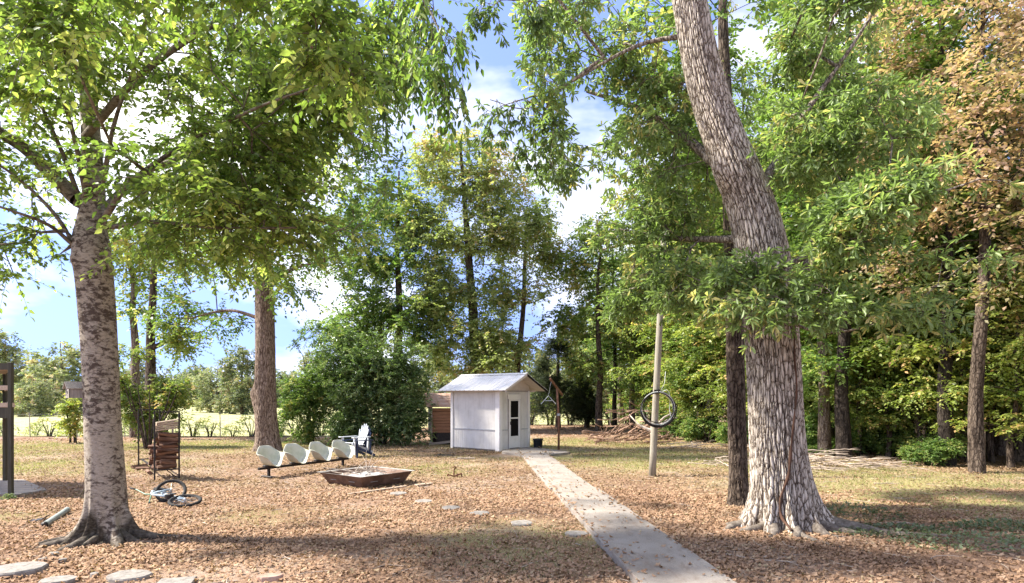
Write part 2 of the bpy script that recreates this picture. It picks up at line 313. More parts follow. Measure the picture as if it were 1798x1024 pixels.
class MB:
    """collects boxes, tubes and sheets, then links them as one mesh"""
    def __init__(s): s.v, s.f = [], []
    def add(s, verts, faces):
        n = len(s.v); s.v += [tuple(v) for v in verts]; s.f += [tuple(i + n for i in f) for f in faces]; return s
    def box(s, c, size, rot=None, bevel=0.0):
        hx, hy, hz = (k / 2 for k in size); b = min(bevel, hx * .45, hy * .45, hz * .45)
        if b <= 0:
            vs = [Vector((x, y, z)) for x in (-hx, hx) for y in (-hy, hy) for z in (-hz, hz)]
            fs = [(0, 1, 3, 2), (4, 6, 7, 5), (0, 4, 5, 1), (2, 3, 7, 6), (0, 2, 6, 4), (1, 5, 7, 3)]
        else:
            vs, fs = [], []
            def ring(z, ix, iy):
                k = len(vs)
                vs.extend(Vector((sx * ix if False else px, py, z)) for (px, py, sx) in
                          [(-ix + b, -iy, 0), (ix - b, -iy, 0), (ix, -iy + b, 0), (ix, iy - b, 0), (ix - b, iy, 0), (-ix + b, iy, 0), (-ix, iy - b, 0), (-ix, -iy + b, 0)])
                return k
            r0 = ring(-hz, hx - b, hy - b); r1 = ring(-hz + b, hx, hy); r2 = ring(hz - b, hx, hy); r3 = ring(hz, hx - b, hy - b)
            fs.append(tuple(range(r0 + 7, r0 - 1, -1))); fs.append(tuple(range(r3, r3 + 8)))
            for a, c2 in ((r0, r1), (r1, r2), (r2, r3)):
                for i in range(8):
                    j = (i + 1) % 8; fs.append((a + i, a + j, c2 + j, c2 + i))
        m = (rot if rot is not None else Matrix.Identity(3)); c = Vector(c)
        return s.add([m @ v + c for v in vs], fs)
    def bar(s, a, b, w, h, up=Vector((0, 0, 1)), bevel=0.0):
        a, b = Vector(a), Vector(b); d = (b - a); L = d.length; d.normalize()
        sd = d.cross(up)
        if sd.length < 1e-4: sd = d.cross(Vector((1, 0, 0)))
        sd.normalize(); u = sd.cross(d)
        rot = Matrix((d, -sd, u)).transposed()
        return s.box((a + b) / 2, (L, w, h), rot, bevel)
    def tube(s, pts, rad, sides=8, cap=True, closed=False):
        pts = [Vector(p) for p in pts]; n = len(pts)
        rad = [rad] * n if not hasattr(rad, '__len__') else rad
        ref = None; rings = []
        for i, p in enumerate(pts):
            if closed: t = pts[(i + 1) % n] - pts[i - 1]
            else: t = pts[min(i + 1, n - 1)] - pts[max(i - 1, 0)]
            t.normalize()
            if ref is None: ref = t.orthogonal().normalized()
            ref = (ref - t * ref.dot(t)).normalized(); b = t.cross(ref)
            rings.append([p + (ref * math.cos(q) + b * math.sin(q)) * rad[i] for q in (2 * math.pi * k / sides for k in range(sides))])
        vs = [v for r in rings for v in r]; fs = []
        for i in range(n if closed else n - 1):
            i2 = (i + 1) % n
            for k in range(sides):
                k2 = (k + 1) % sides
                fs.append((i * sides + k, i * sides + k2, i2 * sides + k2, i2 * sides + k))
        if cap and not closed:
            fs.append(tuple(range(sides - 1, -1, -1))); fs.append(tuple((n - 1) * sides + k for k in range(sides)))
        return s.add(vs, fs)
    def prism(s, poly, z0, z1):
        n = len(poly)
        vs = [(p[0], p[1], z0) for p in poly] + [(p[0], p[1], z1) for p in poly]
        fs = [tuple(range(n - 1, -1, -1)), tuple(range(n, 2 * n))] + [(i, (i + 1) % n, n + (i + 1) % n, n + i) for i in range(n)]
        return s.add(vs, fs)
    def lathe(s, prof, sides=24, c=(0, 0, 0)):
        vs, fs = [], []; n = len(prof)
        for r, z in prof:
            for k in range(sides):
                q = 2 * math.pi * k / sides; vs.append((c[0] + r * math.cos(q), c[1] + r * math.sin(q), c[2] + z))
        for i in range(n - 1):
            for k in range(sides):
                k2 = (k + 1) % sides; fs.append((i * sides + k, i * sides + k2, (i + 1) * sides + k2, (i + 1) * sides + k))
        return s.add(vs, fs)
    def mesh(s, name, smooth=False):
        me = bpy.data.meshes.new(name); me.from_pydata([tuple(v) for v in s.v], [], s.f)
        if smooth:
            for p in me.polygons: p.use_smooth = True
        me.update(); return me
    def build(s, name, mat, parent=None, smooth=False):
        return link_mesh(name, s.mesh(name, smooth), mat, parent)

# ------------------------------------------------------------------ ground relief and grass map
def fnoise(x, y, s=1.0, o=0.0):
    return (np.sin(x * 1.31 * s + o + 1.7 * np.sin(y * 0.73 * s + o)) * np.sin(y * 1.13 * s - o * 1.3 + 1.3 * np.sin(x * 0.91 * s + 2 * o))
            + 0.5 * np.sin(x * 2.9 * s + 2.1 * o + np.sin(y * 2.3 * s)) * np.sin(y * 3.3 * s + o))  / 1.5
def gh(x, y):
    x = np.asarray(x, dtype=float); y = np.asarray(y, dtype=float)
    fade = np.clip((32 - np.hypot(x, y)) / 10, 0, 1) * np.clip((y + 2) / 5, 0, 1)
    wk = np.exp(-((x - (2.5 - 0.0738 * y)) / 1.0) ** 2)          # level where the walkway lies
    return (0.03 * fnoise(x, y, 0.6) + 0.012 * fnoise(x, y, 2.1, 1.0)) * fade * (1 - wk)
def ghs(x, y): return float(gh(x, y))
GZ = [(4.6, 20.5, 4.2, 4.2, 1.0), (9.8, 13.2, 5.0, 4.2, 1.0), (8.0, 18.0, 3.5, 3.0, .9), (-14.5, 18, 5.5, 2.6, .8), (-11.5, 25.5, 6, 3.6, .95), (-2.1, 17.6, 1.5, 2.2, .7),
      (0.2, 8.6, 1.7, 1.6, .5), (-8, 12.6, 1.6, .9, .45), (-1.2, 20.5, 1.5, 1.2, .5), (2.0, 26.5, 6, 4, .7), (-20, 24, 6, 4, .9), (-9, 10.5, 1.4, .8, .4),
      (-4, 10.5, 1.5, 1, .35), (-5.0, 21.5, 2.5, 1.6, .5)]
def grass_w(x, y):
    w = np.zeros_like(np.asarray(x, dtype=float))
    for cx, cy_, rx, ry, a in GZ:
        w = np.maximum(w, a * np.clip(1.35 - np.hypot((x - cx) / rx, (y - cy_) / ry) * 1.0, 0, 1))
    return np.clip(w * (1.0 + 0.75 * fnoise(x, y, 1.4, 3.0)) , 0, 1)
def on_walk(x, y):
    l = 0.30 + (20.95 - y) * (0.99 / 14.22); r = 1.24 + (20.5 - y) * (1.04 / 13.77)
    return ((x > l) & (x < r) & (y < 20.9)) | ((y >= 20.4) & (y < 24.3) & (x > -0.4 + (y - 22) * .53) & (x < 2.05) & (y < 23.2 + .3 * x))
# ------------------------------------------------------------------ the setting: ground, field, walkway
def spaced(a0, a1, fine, grow, lim0, lim1):
    v = list(np.arange(a0, a1 + 1e-6, fine)); s = fine
    while v[-1] < lim1: s *= grow; v.append(v[-1] + s)
    s = fine
    while v[0] > lim0: s *= grow; v.insert(0, v[0] - s)
    return np.array(v)
gx = spaced(-15, 15, 0.25, 1.18, -900, 900); gy = spaced(3, 28, 0.25, 1.18, -300, 1500)
GXm, GYm = np.meshgrid(gx, gy)
nx, ny = len(gx), len(gy)
gv = np.stack([GXm.ravel(), GYm.ravel(), gh(GXm.ravel(), GYm.ravel())], 1)
ii = (np.arange(ny - 1)[:, None] * nx + np.arange(nx - 1)[None, :]).ravel()
gf = np.stack([ii, ii + 1, ii + 1 + nx, ii + nx], 1)
ground = link_mesh('ground', np_mesh('ground', gv, gf, 4, grass_w(gv[:, 0], gv[:, 1]), 'grass', True), 'ground')
tag(ground, 'leaf-strewn yard ground of brown soil and thin grass', 'ground', kind='structure')
fb = MB()
fb.add([(-500, 33, .02), (-9, 31.5, .02), (-4, 44, .02), (14, 46, .02), (20, 150, .02), (-500, 400, .02)], [(0, 1, 2, 3, 4, 5)])
tag(fb.build('field', 'field'), 'pale green pasture beyond the wire fence', 'field', kind='structure')

wroot = empty('walkway', (0, 0, 0), 0, 'concrete slab walkway leading across the yard to the white shed', 'path'); wroot['kind'] = 'structure'
def wl_(y): return 0.30 + (20.95 - y) * (0.99 / 14.22)
def wr_(y): return 1.24 + (20.5 - y) * (1.04 / 13.77)
yj = [20.86, 17.4, 13.3, 9.25, 5.0, 0.8, -3.4]
for k in range(6):
    a, b = yj[k] - .006, yj[k + 1] + .006
    o = (0.012, -0.01, 0.02, 0.0, -0.02, 0)[k]; zt = (0.085, 0.075, 0.09, 0.10, 0.085, 0.09)[k]
    sub = [a + (b - a) * t / 8 for t in range(9)]
    L = [(wl_(y) + o + random.uniform(-.012, .012), y) for y in sub]; Rr = [(wr_(y) + o + random.uniform(-.012, .012), y) for y in sub]
    ring = L + Rr[::-1]
    mb = MB(); n = len(ring); c = Vector((sum(p[0] for p in ring) / n, sum(p[1] for p in ring) / n, 0))
    inn = [(p[0] + (c.x - p[0]) * .014, p[1] + (c.y - p[1]) * .004) for p in ring]
    vs = [(p[0], p[1], -.06) for p in ring] + [(p[0], p[1], zt - .012) for p in ring] + [(p[0], p[1], zt) for p in inn]
    fs = [tuple(range(2 * n, 3 * n))[::-1]]
    for j in range(n):
        j2 = (j + 1) % n; fs += [(j, n + j, n + j2, j2), (n + j, 2 * n + j, 2 * n + j2, n + j2)]
    mb.add(vs, fs); mb.build('slab', 'concrete', wroot)
pad = MB().prism([(-.36, 21.98), (.28, 20.9), (1.22, 20.86), (2.04, 21.95), (1.35, 23.2), (.72, 24.1), (-.33, 22.75)], -.05, .07)
pad.build('slab', 'concrete', wroot)
cp = MB(); pl = [gp(-60, 872), gp(34, 872), gp(82, 864), gp(42, 846), gp(-90, 846)]
cp.prism([(p.x, p.y) for p in pl], -.05, .055)
tag(cp.build('concrete_pad', 'concrete'), 'low concrete pad under the dark timber stand', 'slab', kind='structure')

# ------------------------------------------------------------------ leaves
def unit(v): return v / np.maximum(np.linalg.norm(v, axis=-1, keepdims=True), 1e-9)
TPL = {
 'ovate': (np.array([(0, 0, 0), (.30, .5, .10), (.68, .36, .05), (1, 0, -.06), (.68, -.36, .05), (.30, -.5, .10)]), np.array([(0, 3, 2, 1), (0, 5, 4, 3)])),
 'narrow': (np.array([(0, 0, 0), (.42, .30, .07), (.74, .5, .02), (1, 0, -.10), (.74, -.5, .02), (.42, -.30, .07)]), np.array([(0, 3, 2, 1), (0, 5, 4, 3)])),
 'diamond': (np.array([(0, 0, 0), (.45, .5, .12), (1, 0, 0), (.45, -.5, .12)]), np.array([(0, 1, 2, 3)])),
 'curl': (np.array([(0, 0, .25), (.35, .5, .30), (.75, .38, .12), (1, 0, .45), (.7, -.42, .0), (.3, -.45, .10)]), np.array([(0, 3, 2, 1), (0, 5, 4, 3)])),
 'curl4': (np.array([(0, 0, .22), (.45, .5, .0), (1, 0, .32), (.5, -.5, .16)]), np.array([(0, 1, 2, 3)])),
 'blade': (np.array([(0, .5, 0), (0, -.5, 0), (1, 0, 0)]), np.array([(0, 1, 2)])),
}
def leaf_mesh(name, P, A, Nn, L, W, tint, kind):
    """P positions, A axis, Nn rough normal, L lengths, W widths"""
    T, Fc = TPL[kind]
    A = unit(A); B = unit(np.cross(Nn, A)); C = np.cross(A, B)
    V = (P[:, None, :] + A[:, None, :] * (T[None, :, 0:1] * L[:, None, None]) + B[:, None, :] * (T[None, :, 1:2] * W[:, None, None])
         + C[:, None, :] * (T[None, :, 2:3] * L[:, None, None]))
    n, k = len(P), len(T)
    Fs = (np.arange(n)[:, None, None] * k + Fc[None]).reshape(-1, Fc.shape[1])
    return np_mesh(name, V.reshape(-1, 3), Fs, Fc.shape[1], np.repeat(tint, k))

# ------------------------------------------------------------------ trees
def catmull(P, n):
    P = np.asarray(P, float); Q = np.vstack([2 * P[0] - P[1], P, 2 * P[-1] - P[-2]])
    m = len(P) - 1; t = np.linspace(0, m, n); i = np.minimum(t.astype(int), m - 1); u = (t - i)[:, None]
    a, b, c, d = Q[i], Q[i + 1], Q[i + 2], Q[i + 3]
    return .5 * ((2 * b) + (-a + c) * u + (2 * a - 5 * b + 4 * c - d) * u ** 2 + (-a + 3 * b - 3 * c + d) * u ** 3)

def tubes(chains):
    """chains: list of (pts Nx3, rad N, sides) -> verts, quads"""
    VV, FF, off = [], [], 0
    for P, r, s in chains:
        n = len(P)
        t = unit(np.gradient(P, axis=0)); m = unit(t.mean(0)); ref = np.array([0, 0, 1.]) if abs(m[2]) < .8 else np.array([1., 0, 0])
        b1 = unit(np.cross(t, ref)); b2 = np.cross(t, b1)
        q = 2 * np.pi * np.arange(s) / s
        V = P[:, None] + (b1[:, None] * np.cos(q)[None, :, None] + b2[:, None] * np.sin(q)[None, :, None]) * np.asarray(r)[:, None, None]
        VV.append(V.reshape(-1, 3))
        i = np.arange(n - 1)[:, None] * s; k = np.arange(s)[None]; k2 = (k + 1) % s
        FF.append((np.stack([i + k, i + k2, i + s + k2, i + s + k], -1).reshape(-1, 4)) + off); off += n * s
    return np.vstack(VV), np.vstack(FF)

def trunk_mesh(name, ctrl, nseg, nring, lobes=(), fl_h=0.6, ridge=0.0, nridge=30, bumps=(), seed=0, rough_h=0.0, lump=0.03):
    """tapered trunk with root flare and furrowed bark. ctrl (x,y,z,r)"""
    C = catmull(ctrl, nring); P, r = C[:, :3].copy(), np.maximum(C[:, 3], .01)
    q = 2 * np.pi * np.arange(nseg) / nseg
    TH, Z = np.meshgrid(q, P[:, 2]); rr = np.repeat(r[:, None], nseg, 1)
    h = np.maximum(Z - P[0, 2], 0)
    rr = rr * (1 + lump * np.sin(3 * TH + 1.1 * Z + seed) + lump * .7 * np.sin(5 * TH - 1.7 * Z + 2 * seed))
    for a, amp, w in lobes:
        d = (TH - a + np.pi) % (2 * np.pi) - np.pi
        rr = rr + amp * np.exp(-(d / w) ** 2) * np.exp(-h / fl_h)
    for a, z, amp, wa, wz in bumps:
        d = (TH - a + np.pi) % (2 * np.pi) - np.pi
        rr = rr + amp * np.exp(-(d / wa) ** 2 - ((Z - z) / wz) ** 2)
    rid = np.ones_like(rr)
    if ridge > 0:
        w1 = 1.2 * np.sin(2 * TH + .9 * Z + seed) + .9 * np.sin(5 * TH - 2.3 * Z + 1.3 * seed) + .55 * np.sin(11 * TH + 5.1 * Z) + .35 * np.sin(23 * TH - 13 * Z + seed)
        w2 = 1.1 * np.sin(3 * TH - 1.3 * Z + 2 * seed) + .8 * np.sin(7 * TH + 3.1 * Z - seed) + .5 * np.sin(13 * TH - 6.3 * Z + 1) + .35 * np.sin(19 * TH + 15 * Z)
        a = np.abs(np.sin(.5 * nridge * TH + w1 + 2.6 * Z)); b = np.abs(np.sin(.5 * nridge * TH + w2 - 3.0 * Z + 1.1))
        cut = .5 + .5 * np.sin(16 * Z + 5 * np.sin(9 * TH + 1.1 * Z) + 4 * np.sin(17 * TH + 2))
        rid = np.clip(np.minimum(a, b) * 1.9 * (.72 + .4 * cut), 0, 1) ** .75
        rr = rr + ridge * (rid - .6) * np.clip(r[:, None] / r[0], .3, 1)
    if rough_h > 0:
        rid = np.clip((h - rough_h * (.55 + .45 * np.sin(3 * TH + .7))) / .12, 0, 1)
        rr = rr + (1 - rid) * .02 * np.sin(13 * TH + 5 * Z) * np.sin(9 * TH + 2)
    V = P[:, None] + np.stack([np.cos(TH) * rr, np.sin(TH) * rr, np.zeros_like(rr)], -1)
    i = (np.arange(nring - 1)[:, None] * nseg); k = np.arange(nseg)[None]; k2 = (k + 1) % nseg
    Fs = np.stack([i + k, i + k2, i + nseg + k2, i + nseg + k], -1).reshape(-1, 4)
    return np_mesh(name, V.reshape(-1, 3), Fs, 4, rid.ravel(), 'ridge', True)

def sample_blobs(blobs, rng, gap=0.0, seed=0.0):
    out = []
    for c, rad, n in blobs:
        c = np.array(c); rad = np.array(rad); k = 0; tries = 0
        while k < n and tries < 12:
            v = unit(rng.normal(size=(n * 2, 3))) * (rng.random((n * 2, 1)) ** .42)
            p = c + v * rad * (1 + .12 * np.sin(3.1 * np.arctan2(v[:, 1:2], v[:, 0:1]) + seed) )
            nz = np.sin(1.9 * p[:, 0] + seed + np.sin(1.3 * p[:, 1])) + np.sin(2.3 * p[:, 2] + 1.7 * seed + np.sin(1.7 * p[:, 0])) + np.sin(2.1 * p[:, 1] - seed)
            p = p[nz > 3.2 * gap - 1.2][: n - k] if gap > 0 else p[: n - k]
            out.append(p); k += len(p); tries += 1
    return np.vstack(out)

def network(lines, targets, alpha, rng, step=.55, sag=.06, jit=.05, cap=60000):
    pos = np.zeros((cap, 3)); par = np.full(cap, -1, int); pl = np.zeros(cap); ok = np.zeros(cap, bool); n = 0
    fixed = {}
    for li, (L, ok_z) in enumerate(lines):
        prev = -1
        if li > 0:
            prev = int(np.argmin(np.linalg.norm(pos[:n] - L[0, :3], axis=1)))
        for p in L:
            pos[n] = p[:3]; par[n] = prev; fixed[n] = p[3]; ok[n] = p[2] >= ok_z
            pl[n] = 0 if prev < 0 else pl[prev] + .35 * np.linalg.norm(pos[n] - pos[prev])
            prev = n; n += 1
    nfix = n
    base = pos[:n][ok[:n]]
    dist = np.array([np.min(np.linalg.norm(base - t, axis=1)) for t in targets])
    tips, tdir = [], []
    for ti in np.argsort(dist):
        t = targets[ti]; d = np.linalg.norm(pos[:n] - t, axis=1)
        cost = d + alpha * pl[:n] + np.where(ok[:n], 0, 1e6) + .25 * np.maximum(pos[:n, 2] - t[2], 0)
        b = int(np.argmin(cost)); L = d[b]; k = max(1, int(L / step)); prev = b; p0 = pos[b].copy()
        for s in range(1, k + 1):
            u = s / k; q = p0 + (t - p0) * u; q[2] += sag * L * math.sin(math.pi * u)
            if s < k: q += rng.normal(size=3) * jit * min(L, 1.2)
            if n >= cap: break
            pos[n] = q; par[n] = prev; pl[n] = pl[prev] + np.linalg.norm(q - pos[prev]); ok[n] = True; prev = n; n += 1
        tips.append(prev); tdir.append(pos[prev] - pos[par[prev]])
    return pos[:n], par[:n], nfix, fixed, np.array(tips), unit(np.array(tdir))

def branch_mesh(name, pos, par, nfix, fixed, rtip, expo=2.3, sides=(4, 6, 9), rmax=.2, skip_line0=True, n0=0):
    n = len(pos); acc = np.zeros(n); ch = [[] for _ in range(n)]
    for i in range(n - 1, -1, -1):
        if acc[i] == 0: acc[i] = rtip ** expo
        if par[i] >= 0: acc[par[i]] += acc[i]; ch[par[i]].append(i)
    r = np.minimum(acc ** (1 / expo), rmax)
    for k, v in fixed.items(): r[k] = v
    chains = []
    # chains: begin at children that are not their parent's thickest child
    main = [max(c, key=lambda j: acc[j]) if c else -1 for c in ch]
    for i in range(n0, n):
        p = par[i]
        if p >= n0 and main[p] == i: continue
        idx = [i]; j = i
        while main[j] >= 0: j = main[j]; idx.append(j)
        if p < 0:
            if len(idx) < 2: continue
            P = pos[idx]; rr = r[idx].copy()
        else:
            P = np.vstack([pos[p][None], pos[idx]]); rr = np.concatenate([[r[i]], r[idx]])
        rr = np.minimum(rr, rr[0] if i >= nfix else 9)
        s = sides[0] if rr[0] < .015 else sides[1] if rr[0] < .05 else sides[2]
        chains.append((P, rr, s))
    V, Fs = tubes(chains)
    return np_mesh(name, V, Fs, 4, np.full(len(V), .45), 'ridge', True)

def foliage(name, pos, dirs, rng, kind='ovate', K=4, m=12, L=.09, W=.05, tl=.42, droop=.3, spread=.75, flat=.55, whorl=0, twigs=True, tjit=.22, tmean=.5, tfun=None):
    T = len(pos)
    D = unit(np.repeat(dirs, K, 0) * (1 - spread * .5) + rng.normal(size=(T * K, 3)) * spread)
    D[:, 2] = D[:, 2] * flat - droop * .5; D = unit(D)
    P0 = np.repeat(pos, K, 0); ln = tl * rng.uniform(.55, 1.25, T * K)
    ct = np.repeat(rng.normal(size=T) * tjit, K) + rng.normal(size=T * K) * tjit * .5
    N = T * K
    if whorl:
        nw = max(1, m // whorl)
        s = (np.arange(nw) + 1) / nw; s = np.repeat(s, whorl)
        ang = np.tile(np.arange(whorl) * 2 * np.pi / whorl, nw)
        mm = nw * whorl
    else:
        mm = m; s = (np.arange(m) + .7) / m; ang = np.where(np.arange(m) % 2 == 0, 0.0, np.pi)
    s = np.tile(s, N); ang = np.tile(ang, N) + rng.normal(size=N * mm) * .35
    Dm = np.repeat(D, mm, 0); lm = np.repeat(ln, mm)
    # twiglets curve down towards their tip
    P = np.repeat(P0, mm, 0) + Dm * (s * lm)[:, None]; P[:, 2] -= droop * lm * s ** 2 * .6
    up = np.tile(np.array([0, 0, 1.]), (N * mm, 1)); B = unit(np.cross(Dm, up) + 1e-6); C = np.cross(B, Dm)
    if whorl:
        rad = B * np.cos(ang)[:, None] + C * np.sin(ang)[:, None] * .8
        A = Dm * .55 + rad * .9 + rng.normal(size=P.shape) * .25
    else:
        A = Dm * .55 + B * np.cos(ang)[:, None] * .85 + rng.normal(size=P.shape) * .3
    A[:, 2] -= droop * .9
    Nn = up + rng.normal(size=P.shape) * .55
    P = P + rng.normal(size=P.shape) * .012
    sz = rng.uniform(.62, 1.2, N * mm)
    tint = np.clip(tmean + np.repeat(ct, mm) + rng.normal(size=N * mm) * .17, 0, 1)
    if tfun is not None: tint = np.clip(tint + tfun(P), 0, 1)
    me = leaf_mesh(name, P, A, Nn, L * sz, W * sz, tint, kind)
    tw = None
    if twigs:
        u = np.array([0, .5, 1.0]); Q = P0[:, None] + D[:, None] * (u[None, :, None] * ln[:, None, None]); Q[:, :, 2] -= (droop * .6 * ln)[:, None] * (u ** 2)[None]
        B0 = unit(np.cross(D, np.array([0, 0, 1.])) + 1e-6); C0 = np.cross(B0, D); w = np.array([.0042, .003, .0012])
        V = np.stack([Q + B0[:, None] * w[None, :, None], Q - B0[:, None] * (w * .5)[None, :, None] + C0[:, None] * (w * .87)[None, :, None], Q - B0[:, None] * (w * .5)[None, :, None] - C0[:, None] * (w * .87)[None, :, None]], 2)
        V = V.reshape(-1, 3); f = []
        for a in range(2):
            for k in range(3):
                f.append((a * 3 + k, a * 3 + (k + 1) % 3, a * 3 + 3 + (k + 1) % 3, a * 3 + 3 + k))
        Fs = (np.arange(N)[:, None, None] * 9 + np.array(f)[None]).reshape(-1, 4)
        tw = np_mesh(name + '_twigs', V, Fs, 4)
    return me, tw

def shift(me, v):
    me.transform(Matrix.Translation(-Vector(v)))
    return me
def tree(name, label, cat, base, ctrl, blobs, leaf, bark, leafmat, limbs=(), okz=2.0, alpha=.35, gap=0.0, rtip=.006, rmax=.16, trunk=None,
         group=None, seed=1, step=.55, sag=.06, sides=(4, 6, 9), twigs=False, crown='crown', dens=1.0):
    """ctrl: world (x,y,z,r) up the trunk; blobs: world ellipsoids of foliage"""
    rng = np.random.default_rng(seed)
    root = empty(name, base, 0, label, cat, group)
    tk = dict(nseg=14, nring=26, seed=seed); tk.update(trunk or {})
    tm = shift(trunk_mesh(name + '_trunk', ctrl, **tk), base); link_mesh('trunk', tm, bark, root)
    line = catmull(ctrl, max(12, int((ctrl[-1][2] - ctrl[0][2]) / .3)))
    lines = [(line, okz)] + [(catmull(l, max(8, len(l) * 4)), -1e3) for l in limbs]
    tg = sample_blobs([(p, q, max(3, int(n * dens))) for p, q, n in blobs], rng, gap, seed)
    pos, par, nf, fx, tips, td = network(lines, tg, alpha, rng, step, sag)
    bm = shift(branch_mesh(name + '_limbs', pos, par, nf, fx, rtip, rmax=rmax, sides=sides, n0=len(line)), base)
    link_mesh('limbs', bm, bark, root)
    lf = dict(leaf)
    me, tw = foliage(name + '_leaves', pos[tips], td, rng, twigs=twigs, **lf)
    link_mesh(crown, shift(me, base), leafmat, root)
    if tw is not None: link_mesh('twigs', shift(tw, base), 'twig', root)['kind'] = 'stuff'
    return root
def A4(x, y, d, r):
    p = at(x, y, d); return (p.x, p.y, p.z, r)
def A3(x, y, d):
    p = at(x, y, d); return (p.x, p.y, p.z)
def roots(root, base, specs, mat, s0=.3, rid=.45):
    for ang, ln, r, wob in specs:
        pts, rad = [], []
        for k in range(13):
            t = k / 12; d = s0 + ln * t; a = ang + wob * math.sin(t * 4 + ang * 3) * t
            x, y = math.cos(a) * d, math.sin(a) * d
            z = ghs(base[0] + x, base[1] + y) + .12 * max(0, 1 - (d - s0) / .55) ** 2 + r * (.25 - .35 * t) + .012 * math.sin(9 * t + ang)
            pts.append((x, y, z)); rad.append((r * (1 - t) ** .8 + .006) * (1 + .12 * math.sin(11 * t + 2 * ang)))
        o = MB().tube(pts, rad, 9).build('root', mat, root, True)
        a_ = o.data.attributes.new('ridge', 'FLOAT', 'POINT'); a_.data.foreach_set('value', [rid] * len(o.data.vertices))

# ---- mottled grey tree on the left (smooth bark, big leaves, spreading low crown)
d1 = 8.87; b1 = gp(190, 945); b1 = (b1.x, b1.y, 0)
ct = [A4(190, 955, d1, .36), A4(189, 905, d1, .315), A4(187, 860, d1, .30), A4(180, 740, d1, .275), A4(176, 640, d1, .272), A4(168, 520, d1, .28), A4(160, 435, d1, .285),
      A4(160, 385, d1 + .05, .21), A4(165, 330, d1 + .1, .17), A4(158, 200, d1 + .2, .14), A4(150, 50, d1 + .2, .11), A4(165, -150, d1, .07), A4(160, -300, d1, .03)]
ct = [(x, y, z, r * .83) for x, y, z, r in ct]
limbs = [[A4(135, 350, d1, .11), A4(95, 310, d1, .095), A4(45, 262, d1 - .1, .08), A4(-10, 225, d1 - .2, .07), A4(-90, 150, d1 - .4, .04)],
         [A4(185, 380, d1 - .1, .05), A4(230, 320, 8.5, .036), A4(330, 250, 8.0, .026), A4(450, 190, 7.5, .018), A4(560, 150, 7.0, .008)],
         [A4(150, 240, d1, .06), A4(260, 120, 8.2, .045), A4(420, 20, 7.8, .035), A4(600, -40, 7.8, .035), A4(760, -30, 8.0, .015)],
         [A4(128, 425, d1 - .15, .035), A4(95, 375, d1 - .3, .026), A4(40, 320, d1 - .5, .02), A4(-30, 270, d1 - .8, .012)],
         [A4(128, 430, d1 - .15, .030), A4(85, 395, d1 - .5, .022), A4(20, 370, d1 - .9, .017), A4(-60, 345, d1 - 1.2, .01)],
         [A4(140, 350, d1, .035), A4(110, 270, d1 - .2, .028), A4(70, 180, d1 - .3, .02), A4(30, 90, d1 - .4, .012)],
         [A4(150, 340, d1 - .1, .035), A4(130, 240, d1 - .4, .028), A4(100, 130, d1 - .7, .02), A4(90, 20, d1 - .9, .012)],
         [A4(180, 330, d1 - .1, .035), A4(200, 220, d1 - .4, .028), A4(240, 110, d1 - .7, .02), A4(300, 0, d1 - .9, .012)],
         [A4(186, 400, d1, .04), A4(270, 390, 8.6, .03), A4(380, 400, 8.2, .02), A4(520, 400, 8.0, .012)],
         [A4(180, 370, d1, .06), A4(260, 300, 9.6, .045), A4(400, 260, 10.4, .03), A4(560, 260, 10.8, .015)]]
blobs = [(A3(260, 130, 8.2), (2.9, 2.2, 1.5), 310), (A3(395, 330, 8.2), (1.35, 1.6, .75), 120), (A3(520, 330, 8.4), (1.35, 1.5, .95), 120), (A3(560, 180, 8.2), (1.15, 1.6, 1.1), 110),
         (A3(20, 310, 9.2), (1.0, 1.3, .75), 50), (A3(10, 440, 8.6), (.62, .8, .42), 26), (A3(480, 90, 6.0), (1.0, .9, .6), 70), (A3(300, 60, 5.9), (1.4, .8, .5), 70),
         (A3(390, 430, 9.0), (1.5, 1.2, .42), 70), (A3(80, 90, 7.6), (1.2, 1.4, .8), 70), (A3(640, 60, 8.4), (.9, 1.2, .7), 42), (A3(600, 400, 9.6), (.55, .9, .5), 30),
         (A3(745, 30, 7.8), (.42, .6, .35), 9), (A3(690, 60, 8.2), (.45, .7, .8), 16),
         ((-5.2, 8.8, 9.3), (3.6, 3.4, 1.5), 40), ((-5.2, 11.5, 6.6), (3.0, 1.6, 1.6), 40)]
hb = dict(kind='ovate', K=4, m=13, L=.092, W=.052, tl=.52, droop=.42, spread=.7, flat=.6)
t1 = tree('shade_tree', 'spreading shade tree with smooth pale grey bark blotched dark, birdhouse on its trunk', 'tree', b1, ct, blobs, hb, 'mottled_bark', 'hornbeam_leaf',
          limbs=limbs, okz=3.6, alpha=.3, gap=.38, dens=.72, rtip=.0055, rmax=.09, seed=3, twigs=True,
          trunk=dict(nseg=110, nring=170, fl_h=.22, lump=.018, rough_h=.44, lobes=[(3.5, .42, .17), (4.05, .44, .13), (4.5, .40, .11), (4.95, .14, .1), (5.5, .42, .18), (.0, .44, .2), (1.6, .2, .5), (2.8, .22, .3)],
                     bumps=[(4.2, 3.9, .04, .25, .08), (5.2, 2.9, .025, .3, .06), (4.5, 1.6, .02, .3, .05)]))
roots(t1, b1, [(3.5, .85, .07, .3), (3.8, .8, .06, -.2), (4.05, .8, .08, -.3), (4.3, .7, .05, .4), (4.5, .7, .075, .25), (4.85, .5, .05, .3), (5.5, .6, .08, -.2), (5.85, .8, .06, .3), (.0, 1.3, .07, .25), (2.9, .8, .07, .2)], 'dark_root', .22, .08)
